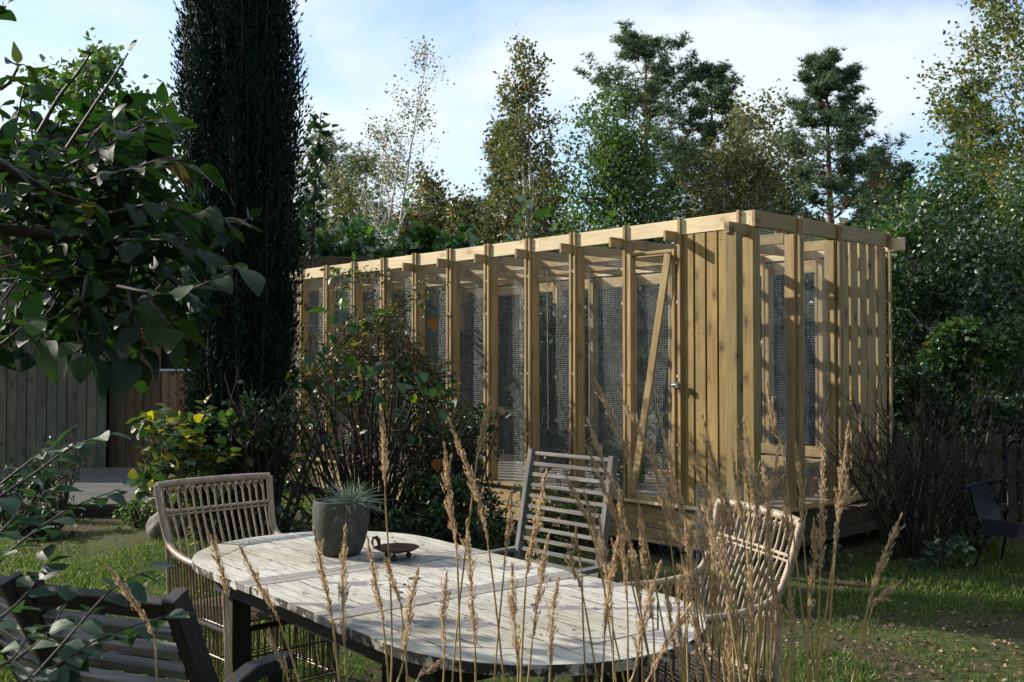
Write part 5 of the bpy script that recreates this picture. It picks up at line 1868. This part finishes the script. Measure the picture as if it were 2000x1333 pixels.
# yellow green shrub beside the deck
ys_b = at(395, 1000, 7.95); ys_b.z = ground_h(ys_b.x, ys_b.y)
sp_ = []
for e in ((285, 880), (300, 820), (330, 800), (360, 850), (345, 900), (390, 870), (380, 830), (310, 905), (420, 900), (450, 885), (330, 930), (470, 830), (400, 790), (300, 850), (365, 940), (410, 945)):
    q = at(e[0], e[1], 7.85 + rnd(-.2, .2)) - ys_b
    sp_.append([(rnd(-.05, .05), rnd(-.05, .05), 0), (q.x * .4, q.y * .3, q.z * .75), q])
sprig_plant('yellow_leaved_shrub', ys_b, sp_, 'shrub with yellow and silvery green leaves lit at the foot of the conifer', 'shrub', M['twig_brown'], M['l_yg'], .125, step=.055, tpl=ovate(5, .40, .12, .2, .01), r=.005)
pos, dr = [], []
for _ in range(620):
    q = at(270 + 230 * rnd(0, 1) ** 1.2, rnd(800, 970), 7.95 + rnd(-.25, .35)) - ys_b
    if mnoise.noise(q * 4) < -.15: continue
    pos.append(tuple(q)); dr.append(tuple(rdir(-1, .3)))
scatter('foliage', ovate(4, .38, .12, .2), pos, dr, RNG.uniform(.05, .12, len(pos)), M['l_yg_mass'], bpy.data.objects.get('yellow_leaved_shrub'), roll=.9, kind='stuff')
fy_b = at(345, 1000, 9.4); fy_b.z = ground_h(fy_b.x, fy_b.y)
shrub('fine_leaved_shrub', fy_b, .36, .25, .92, 'fine twiggy shrub with tiny pale leaves before the reddish gate', 'shrub', M['twig_brown'], M['l_tangle'], .028, 2200, nstem=16, shoots=16)

# ================================================================== STONES
def stone(name, px, pyb, w, h, label, seed, mat=None, group=None, Y=None):
    """lump resting on the ground whose base shows at pixel row pyb"""
    Yd = Y or F * CAMZ / (pyb - 712)
    p = at(px, pyb, Yd); p.z = ground_h(p.x, p.y)
    b = bmesh.new()
    bmesh.ops.create_icosphere(b, subdivisions=4 if w > .2 else 2, radius=1)
    for v in b.verts:
        n_ = v.co.copy()
        k = 1 + .22 * mnoise.noise(n_ * 1.1 + Vector((seed, 0, 0))) + .10 * mnoise.noise(n_ * 2.7 + Vector((0, seed, 0))) + .035 * mnoise.noise(n_ * 9 + Vector((0, seed, 0)))
        v.co = Vector((n_.x * w / 2 * k, n_.y * w / 2.4 * k, n_.z * h * .62 * k + h * .36))
    m_ = bpy.data.meshes.new(name); b.to_mesh(m_); b.free()
    m_.polygons.foreach_set('use_smooth', [True] * len(m_.polygons))
    o = link(name, m_, mat or M['stone'], None, label=label, cat='stone', group=group)
    o.location = p
    return o


stone('boulder', 326, 1074, .33, .25, 'rounded grey boulder on the grass left of the left rattan chair', 1.3)
stone('boulder', 305, 1000, .30, .24, 'smaller boulder behind the leafy plant at the deck edge', 5.1, Y=9.9)
stone('flat_stone', 1665, 1208, .09, .03, 'small flat stone lying on the grass at lower right', 9.2)
for i in range(44):
    px = rnd(505, 612); py = rnd(1003, 1034)
    if i > 34: px = rnd(612, 760); py = rnd(1000, 1012)
    w = rnd(.05, .115)
    Y = 8.6 - (py - 1003) * .012
    o = stone('pebble', px, 1030, w, w * .55, 'smooth grey pebble in the bed behind the left rattan chair', i * 1.7, M['pebble'], 'pebbles in the bed', Y=Y + rnd(-.05, .05))
    o.location.z += rnd(0, .05)

# ================================================================== BARE SHRUB right
bs_b = at(1790, 1000, 8.35); bs_b.z = 0
bs = empty('bare_shrub', bs_b, label='leafless dark many-stemmed shrub between the aviary and the fence', cat='shrub')
cs = []
for i in range(75):
    a = rnd(0, 6.28)
    x0 = Vector((math.cos(a) * rnd(0, .22), math.sin(a) * rnd(0, .15), 0))
    d = Vector((x0.x * 2.2 + rnd(-.42, .42), x0.y * 1.5 + rnd(-.25, .25), 1))
    ln = rnd(.75, 1.55)
    w = wander(x0, d, ln, 8, .11, up=.02)
    if i < 40:
        tubes('stem', [(w, taper(9, rnd(.008, .014), .002))], M['bark_dark'], bs, sides=5)
    else:
        cs.append((w, taper(9, rnd(.005, .009), .002)))
    for j in range(7):
        q, qd = along(w, rnd(.3, .97))
        w2 = wander(q, qd + rdir(-.2, .8) * .9, rnd(.12, .45), 5, .16)
        cs.append((w2, taper(6, .0045, .0015)))
        if j % 2: 
            q2, qd2 = along(w2, .6)
            cs.append((wander(q2, qd2 + rdir(-.2, .8), rnd(.05, .2), 3, .2), taper(4, .002, .001)))
tubes('twigs', cs, M['bark_dark'], bs, sides=4, kind='stuff')

# ================================================================== APPLE TREE (foreground left)
ap_b = Vector((-2.75, 3.0, 0))
ap = empty('apple_tree', ap_b, label='apple tree whose big leaves fill the upper left foreground', cat='tree')
tubes('trunk', [([(0, 0, 0), (.05, 0, .6), (.0, .05, 1.2), (-.1, 0, 1.7), (-.25, .1, 2.0), (-.35, .2, 2.3)], [.10, .09, .085, .07, .04, .02]),
                ([(0, .05, 1.2), (.5, -.1, 1.75), (1.15, -.1, 2.0), (1.5, .1, 1.98), (1.8, .2, 1.93)], [.07, .045, .022, .012, .004]),
                ([(0, .05, 1.3), (.4, .25, 1.8), (.9, .3, 2.1), (1.2, .35, 2.3)], [.06, .04, .018, .004])], M['bark_apple'], ap, sides=9)
# leaf shapes
app_me = []
for k in range(7):
    tv, tf = ovate(9, rnd(.25, .34), rnd(.03, .16), rnd(.05, .5), rnd(.002, .008), tip=rnd(.78, .95))
    tv = tv.copy()
    tv[:, 0] += .12 * math.sin(k * 2.1) * (tv[:, 1] ** 2)
    tv[:, 2] += .06 * np.sin(tv[:, 1] * 5 + k) * tv[:, 0] / .3
    me_ = mesh_np('leaf', tv, tf, smooth=True); me_.materials.append(M['l_apple'])
    app_me.append(me_)
napp = [0]
app_pos, app_dir, app_sz = [], [], []
tw = []


def app_leaf(p, d, size, side, vis):
    """visible big leaves are parts, the rest join one foliage mesh"""
    if vis and napp[0] < 295:
        put_leaf(random.choice(app_me), ap, p, d, size, side, .7)
        napp[0] += 1
    else:
        sd = Vector(d).cross(Vector((0, 0, 1)))
        ax = Vector(d) * .5 + sd * side * .8 + Vector((rnd(-.3, .3), rnd(-.3, .3), rnd(-.9, .2)))
        app_pos.append(tuple(Vector(p))); app_dir.append(tuple(ax)); app_sz.append(size)


def app_branch(pts, n, size, vis=True, r=.006):
    c_ = curve_pts(pts, 12)
    tw.append((c_, taper(13, r, .0022)))
    for k in range(n):
        t = .15 + .85 * (k + .4) / n
        p, d = along(c_, t)
        # petiole
        sd = Vector((rnd(-1, 1), rnd(-1, 1), rnd(-.2, .6))).normalized()
        q = p + (sd * .6 + d * .5) * .022
        if vis: tw.append(([p, q], [.0014, .0010]))
        app_leaf(q, d, size * rnd(.75, 1.2), (-1) ** k, vis)
    app_leaf(c_[-1], (c_[-1] - c_[-2]).normalized(), size * .8, 0, vis)


A = lambda px, py, Y: at(px, py, Y) - ap_b
# drawn shoots against the sky and to the right
app_branch([A(75, 260, 2.5), A(115, 190, 2.5), A(150, 145, 2.5), A(180, 100, 2.5)], 8, .062)
app_branch([A(130, 290, 2.6), A(185, 205, 2.6), A(222, 150, 2.6), A(250, 104, 2.6)], 0, .05, r=.005)
app_branch([A(0, 175, 2.2), A(20, 160, 2.2), A(35, 130, 2.2)], 4, .062)
app_branch([A(-30, 60, 2.2), A(-5, 30, 2.2), A(12, 12, 2.2)], 3, .055)
app_branch([A(120, 330, 2.7), A(200, 290, 2.6), A(270, 250, 2.6), A(330, 240, 2.6)], 11, .105)
app_branch([A(180, 350, 2.7), A(260, 330, 2.6), A(330, 310, 2.6), A(375, 330, 2.5)], 10, .105)
app_branch([A(200, 420, 2.7), A(300, 400, 2.6), A(380, 420, 2.6), A(440, 430, 2.6)], 11, .10)
app_branch([A(230, 560, 2.7), A(320, 575, 2.6), A(400, 555, 2.5), A(465, 520, 2.5)], 9, .095)
app_branch([A(230, 470, 2.8), A(320, 470, 2.7), A(380, 480, 2.7)], 9, .105)
app_branch([A(170, 540, 2.8), A(160, 590, 2.7), A(150, 640, 2.7), A(160, 690, 2.6)], 8, .11)
app_branch([A(250, 570, 2.8), A(262, 620, 2.7), A(275, 670, 2.7), A(270, 700, 2.7)], 8, .11)
app_branch([A(270, 560, 2.8), A(320, 620, 2.7), A(345, 660, 2.7)], 7, .105)
app_branch([A(-20, 690, 1.9), A(20, 660, 1.9), A(50, 630, 1.9)], 4, .07)
app_branch([A(-40, 560, 1.8), A(-10, 550, 1.8), A(30, 545, 1.8)], 3, .055)
app_branch([A(60, 580, 2.5), A(80, 620, 2.5), A(90, 660, 2.5)], 5, .105)
app_branch([A(-40, 300, 2.3), A(20, 330, 2.4), A(100, 375, 2.6), A(180, 400, 2.7)], 6, .08, r=.016)
# mass of twigs inside the hull, two thirds visible
hull = [(190, 60), (230, 150), (270, 260), (330, 320), (400, 350), (450, 370), (500, 395), (560, 400), (600, 330), (660, 320), (690, 260)]


def hull_x(py):
    for (a, wa), (b, wb) in zip(hull, hull[1:]):
        if a <= py <= b: return wa + (wb - wa) * (py - a) / (b - a)
    return 0


for i in range(235):
    py = 690 - 440 * rnd(0, 1) ** .85
    hx = hull_x(py)
    px = rnd(-40, hx - 15) if py < 560 else rnd(-40, hx - 30)
    Y = rnd(2.85, 3.6)
    p0 = A(px, py, Y)
    d = Vector((rnd(-.2, 1), rnd(-.6, .4), rnd(-.5, .8)))
    w = wander(p0, d, rnd(.10, .22), 4, .2)
    app_branch(w, random.choice((4, 5, 6)), rnd(.06, .092), vis=(i % 4 == 0), r=.004)
# crown out of the frame to the left and above (casts the shade on the dark chairs)
for i in range(260):
    a = rnd(0, 6.28); rr = rnd(.2, 1.0) ** .6
    p0 = Vector((-.35 + math.cos(a) * rr * 1.1, .5 + math.sin(a) * rr * .8, rnd(1.2, 2.25)))
    wp = p0 + ap_b
    pxx = 1000 + F * wp.x / max(.3, wp.y)
    if pxx > -60: continue
    w = wander(p0, rdir(-.4, .9), rnd(.12, .3), 4, .2)
    app_branch(w, 6, .085, vis=False, r=.005)
tubes('twigs', tw, M['bark_apple'], ap, sides=4, kind='stuff')
scatter('foliage', ovate(6, .30, .08, .3, .004), app_pos, app_dir, app_sz, M['l_apple_mass'], ap, roll=.7, kind='stuff')

# ================================================================== OVAL LEAVED SHRUB lower left foreground
ct_b = Vector((-1.45, 1.75, 0))
C_ = lambda px, py, Y: at(px, py, Y) - ct_b
brs = [[C_(-60, 1010, 2.0), C_(60, 930, 2.05), C_(130, 880, 2.1), C_(200, 850, 2.1)],
       [C_(-60, 1150, 1.9), C_(40, 1060, 1.95), C_(135, 995, 2.0), C_(235, 955, 2.05)],
       [C_(-40, 980, 2.2), C_(60, 900, 2.2), C_(110, 870, 2.2)],
       [C_(-80, 1260, 1.8), C_(10, 1200, 1.85), C_(60, 1150, 1.9), C_(90, 1100, 1.95)],
       [C_(20, 1345, 1.8), C_(110, 1300, 1.82), C_(200, 1245, 1.85), C_(335, 1200, 1.9)],
       [C_(60, 1330, 1.85), C_(130, 1250, 1.9), C_(220, 1150, 1.95), C_(290, 1115, 2.0)],
       [C_(30, 1290, 1.9), C_(90, 1240, 1.95), C_(130, 1180, 2.0)],
       [C_(-40, 1320, 1.75), C_(20, 1290, 1.8), C_(60, 1240, 1.85)],
       [C_(-60, 1090, 2.1), C_(0, 1040, 2.1), C_(40, 1000, 2.15), C_(100, 960, 2.2)],
       [C_(-60, 1390, 1.75), C_(40, 1350, 1.8), C_(130, 1290, 1.85), C_(180, 1260, 1.85)]]
sprig_plant('oval_leaved_shrub', ct_b, brs, 'arching shrub with dull oval leaves in the lower left foreground', 'shrub', M['bark_apple'], M['l_coto'], .070, step=.022, r=.0035,
            tpl=ovate(6, .34, .12, .22, .006), droop=.7)

# ================================================================== STRAW GRASSES foreground
stk = [  # tip, lower end of the plume, foot direction pixel, distance
    (745, 800, 752, 955, 765, 1300, 2.3), (413, 1050, 445, 1180, 470, 1420, 2.1), (468, 1068, 545, 1215, 600, 1400, 2.1), (612, 1032, 650, 1220, 670, 1400, 2.0),
    (675, 1030, 673, 1260, 680, 1400, 1.9), (718, 1052, 748, 1215, 760, 1400, 2.0), (752, 1090, 785, 1200, 800, 1420, 2.2), (868, 868, 893, 1095, 905, 1400, 2.1), (877, 820, 952, 1055, 990, 1400, 2.1),
    (958, 775, 928, 925, 880, 1400, 2.3), (817, 1110, 788, 1290, 770, 1420, 1.9), (873, 1120, 868, 1290, 870, 1420, 2.0), (912, 1020, 928, 1265, 935, 1420, 1.9),
    (1000, 1105, 1012, 1310, 1015, 1420, 1.8), (1066, 925, 1028, 1130, 1015, 1420, 1.7), (1070, 1050, 1040, 1250, 1030, 1430, 1.8), (1162, 740, 1238, 940, 1330, 1420, 2.2),
    (1197, 748, 1330, 1010, 1400, 1420, 2.2), (1147, 820, 1215, 1010, 1290, 1420, 2.3), (1146, 872, 1215, 1060, 1300, 1420, 2.3), (1287, 806, 1345, 1060, 1390, 1420, 2.1),
    (1372, 812, 1440, 1060, 1470, 1420, 2.1), (1348, 868, 1392, 1020, 1420, 1420, 2.2), (1452, 822, 1482, 1060, 1480, 1420, 2.0), (1440, 838, 1465, 1000, 1475, 1420, 2.1),
    (1498, 748, 1535, 925, 1590, 1420, 2.3), (1520, 872, 1500, 1010, 1480, 1420, 2.2), (1555, 868, 1570, 1060, 1600, 1420, 2.3), (1608, 880, 1602, 1120, 1590, 1420, 2.2),
    (1657, 830, 1628, 1085, 1590, 1420, 2.1), (1760, 1008, 1695, 1190, 1640, 1420, 2.0), (1742, 1145, 1700, 1200, 1640, 1430, 2.0), (1590, 1015, 1580, 1200, 1575, 1420, 2.2),
    (1655, 935, 1635, 1040, 1605, 1420, 2.15), (1250, 1000, 1275, 1210, 1290, 1420, 2.1), (1302, 900, 1330, 1080, 1350, 1420, 2.2), (1210, 960, 1225, 1180, 1235, 1420, 2.0),
    (1290, 1100, 1240, 1310, 1210, 1430, 1.8), (1140, 960, 1175, 1110, 1215, 1420, 2.3), (1110, 1070, 1140, 1170, 1180, 1420, 2.2), (1125, 1030, 1135, 1110, 1160, 1420, 2.2),
    (1350, 1180, 1270, 1320, 1230, 1430, 1.8), (1215, 1020, 1180, 1260, 1190, 1430, 1.8), (860, 1290, 815, 1330, 790, 1430, 1.9), (525, 1230, 560, 1320, 580, 1430, 2.1),
    (210, 1105, 300, 1240, 330, 1400, 1.8), (1100, 920, 1160, 1060, 1240, 1420, 2.4), (1410, 960, 1425, 1140, 1440, 1420, 2.0), (1385, 1000, 1400, 1190, 1420, 1420, 2.0),
    (1500, 1000, 1512, 1200, 1505, 1420, 2.1), (1540, 1130, 1545, 1260, 1530, 1420, 2.1), (1460, 1080, 1470, 1280, 1460, 1420, 1.9), (1325, 1130, 1335, 1320, 1340, 1430, 1.8),
    (1430, 880, 1455, 1080, 1465, 1420, 2.2), (1490, 900, 1500, 1080, 1500, 1420, 2.15), (1170, 1010, 1195, 1190, 1210, 1420, 2.1), (1270, 880, 1310, 1060, 1345, 1420, 2.3), (1530, 940, 1540, 1090, 1545, 1420, 2.2),
    (1395, 900, 1430, 1090, 1450, 1420, 2.1), (1090, 1130, 1075, 1300, 1070, 1430, 1.9), (1000, 960, 985, 1110, 960, 1420, 2.3)]
for _ in range(15):
    a_ = 1180 + 370 * (rnd(0, 1) + rnd(0, 1)) / 2
    b_ = rnd(960, 1180)
    l_ = rnd(110, 220)
    sl = rnd(-.05, .28)
    stk.append((a_, b_, a_ + sl * l_, b_ + l_, a_ + sl * 300 + rnd(-20, 20), 1430, rnd(1.85, 2.35)))
clumps = [(-.30, 1.95, 'straw coloured reed grass at the left, thin plumes before the pot', (0, 800)),
          (-.02, 1.85, 'straw coloured reed grass before the middle of the table', (800, 1100)),
          (.38, 2.0, 'thickest clump of straw reed grass before the right rattan chair', (1100, 1420)),
          (.56, 2.15, 'straw reed grass furthest right, plumes before the aviary corner', (1420, 2100))]
SPK = (np.array([[-.12, 0, 0], [.12, 0, 0], [.09, .5, .08], [0, 1, .02], [-.09, .5, .08]], np.float32), np.array([[0, 1, 2], [0, 2, 4], [4, 2, 3]], np.int32))
STUB = 0
for cx, cy, lb, (x0, x1) in clumps:
    gr = empty('reed_grass', (cx, cy, 0), label=lb, cat='grass', group='straw coloured reed grass clumps')
    gb = Vector((cx, cy, 0))
    for (tx, ty, bx, by, fx_, fy_, Y) in stk:
        if not (x0 <= tx < x1): continue
        tip = at(tx, ty, Y) - gb
        low = at(bx, by, Y + rnd(-.02, .02)) - gb
        ft = at(fx_, fy_, Y) - gb
        foot = Vector((rnd(-.12, .12), rnd(-.1, .1), 0))
        c_ = curve_pts([foot, foot.lerp(ft, .55) + Vector((0, 0, .1)), ft, low, low.lerp(tip, .5) + Vector((rnd(-.006, .006), 0, rnd(0, .006))), tip], 40)
        st = tubes('stalk', [(c_, [.0021 if i < 24 else .0013 for i in range(41)])], M['straw_stem'], gr, sides=5)
        # plume: little spikelets hugging the axis, thicker in the lower middle, with side tufts
        k0 = 25
        L0 = (tip - low).length
        pos, dr, sz = [], [], []
        fat = rnd(.7, 1.2) * min(1.0, L0 / .2 + .3)
        nn = int(L0 * 2300)
        side = [(rnd(.05, .8), rdir(.2, .9), rnd(.012, .05)) for _ in range(int(6 + L0 * 30))]
        for _ in range(nn):
            t = rnd(0, 1)
            q = c_[min(39, 24 + int(t * 16))].lerp(c_[min(40, 25 + int(t * 16))], (t * 16) % 1)
            ax = (c_[min(40, 26 + int(t * 15))] - c_[24 + int(t * 15)]).normalized()
            prof_ = (.0072 * (math.sin(math.pi * min(1, (t * .9 + .08))) ** .7) + .0008) * fat * (1 + .35 * math.sin(t * 31 + tx))
            o_ = Vector((random.gauss(0, 1), random.gauss(0, 1), random.gauss(0, .6))).normalized() * prof_ * rnd(.1, 1)
            pos.append(q + o_); dr.append(ax * 1.0 + o_ * 45 * rnd(.4, 1.2)); sz.append(rnd(.005, .0105))
        for t0, dd, l_ in side:
            q = c_[24 + int(t0 * 15)]; ax = (c_[25 + int(t0 * 15)] - c_[24 + int(t0 * 15)]).normalized()
            d2 = (ax * 1.0 + Vector((dd.x, dd.y, 0)) * .38).normalized()
            for k in range(int(l_ * 700)):
                tt = rnd(0, 1)
                pos.append(q + d2 * l_ * tt + Vector((rnd(-1, 1), rnd(-1, 1), rnd(-1, 1))) * .0018); dr.append(d2 + Vector((rnd(-.4, .4), rnd(-.4, .4), rnd(-.2, .4)))); sz.append(rnd(.005, .009))
        scatter('plume', SPK, [tuple(p) for p in pos], [tuple(p) for p in dr], sz, M['straw'], st)
    # arching dry blades low in the clump
    bl = []
    for k in range(60):
        a = rnd(0, 6.28)
        p0 = Vector((rnd(-.1, .1), rnd(-.1, .1), 0))
        d = Vector((math.cos(a) * .35, math.sin(a) * .35, 1)).normalized()
        bl.append((wander(p0, d, rnd(.5, 1.0), 8, .06, droop=.12), taper(9, .0028, .0006)))
    tubes('blades', bl, M['straw_stem'], gr, sides=3, kind='stuff')

# ================================================================== LAWN
def gmask(x, y):
    m_ = mnoise.noise(Vector((x * .9, y * .9, 3.3))) * .5 + mnoise.noise(Vector((x * 2.3, y * 2.3, 1.1))) * .35 + .38
    # worn earth path between deck and lawn
    d = abs((y - 9.9) + (x + 4.3) * .25)
    if x < -2.4: m_ -= max(0, .95 - d * .75)
    if y > 7.2 and -1.0 < x < 2.6: m_ -= .6
    if x > 1.5 and y < 6.6: m_ -= .22 + .12 * (x - 1.5)
    if x > 1.6 and 6.4 < y < 8.4: m_ += .25
    if (x - 1.45) ** 2 + (y - 5.3) ** 2 < .16: m_ += .6
    if x < -1.8 and 5 < y < 8.6: m_ += .15
    return m_


GB = (np.array([[-.05, 0, 0], [.05, 0, 0], [.02, .6, .12], [0, 1, .34]], np.float32), np.array([[0, 1, 2], [0, 2, 3]], np.int32))
pos, dr, sz = [], [], []
tries = 0
while len(pos) < 135000 and tries < 420000:
    tries += 1
    Y = 1.9 + 10.5 * rnd(0, 1) ** .8
    x = rnd(-.56, .56) * Y + rnd(-.3, .3)
    g = gmask(x, Y)
    if random.random() > max(.16, g * 1.6): continue
    h = ground_h(x, Y)
    pos.append((x, Y, h - .004)); dr.append((rnd(-.7, .7), rnd(-.7, .7), rnd(.5, 1.2)))
    sz.append(rnd(.016, .040) * (1 + max(0, g) * 1.3))
scatter('grass', GB, pos, dr, sz, M['l_grass'], None, kind='stuff')
pos, dr = [], []
for _ in range(42000):
    Y = 2.5 + 9 * rnd(0, 1) ** .8
    x = rnd(-.56, .56) * Y
    g = gmask(x, Y)
    if random.random() < g * 1.2 and not (x > 1.6 and Y > 5): continue
    if x < 1 and random.random() < .75: continue
    if x < 1.8 and random.random() < .4: continue
    if Y > 7 and random.random() < .5: continue
    pos.append((x, Y, ground_h(x, Y) + rnd(.004, .02))); dr.append((rnd(-1, 1), rnd(-1, 1), rnd(-.1, .3)))
scatter('leaf_litter', LEAF_QUAD, pos, dr, RNG.uniform(.008, .036, len(pos)), M['l_litter'], None, roll=.7, kind='stuff')
tw2 = []
for _ in range(260):
    Y = rnd(3.5, 9); x = rnd(.2, .56) * Y
    a = rnd(0, 6.28); l_ = rnd(.05, .22)
    z = ground_h(x, Y) + .012
    tw2.append(([(x, Y, z), (x + math.cos(a) * l_ * .5, Y + math.sin(a) * l_ * .5, z + rnd(0, .015)), (x + math.cos(a + .3) * l_, Y + math.sin(a + .3) * l_, z)], [.0025, .002, .001]))
tubes('fallen_twigs', tw2, M['twig_brown'], None, sides=4, kind='stuff')
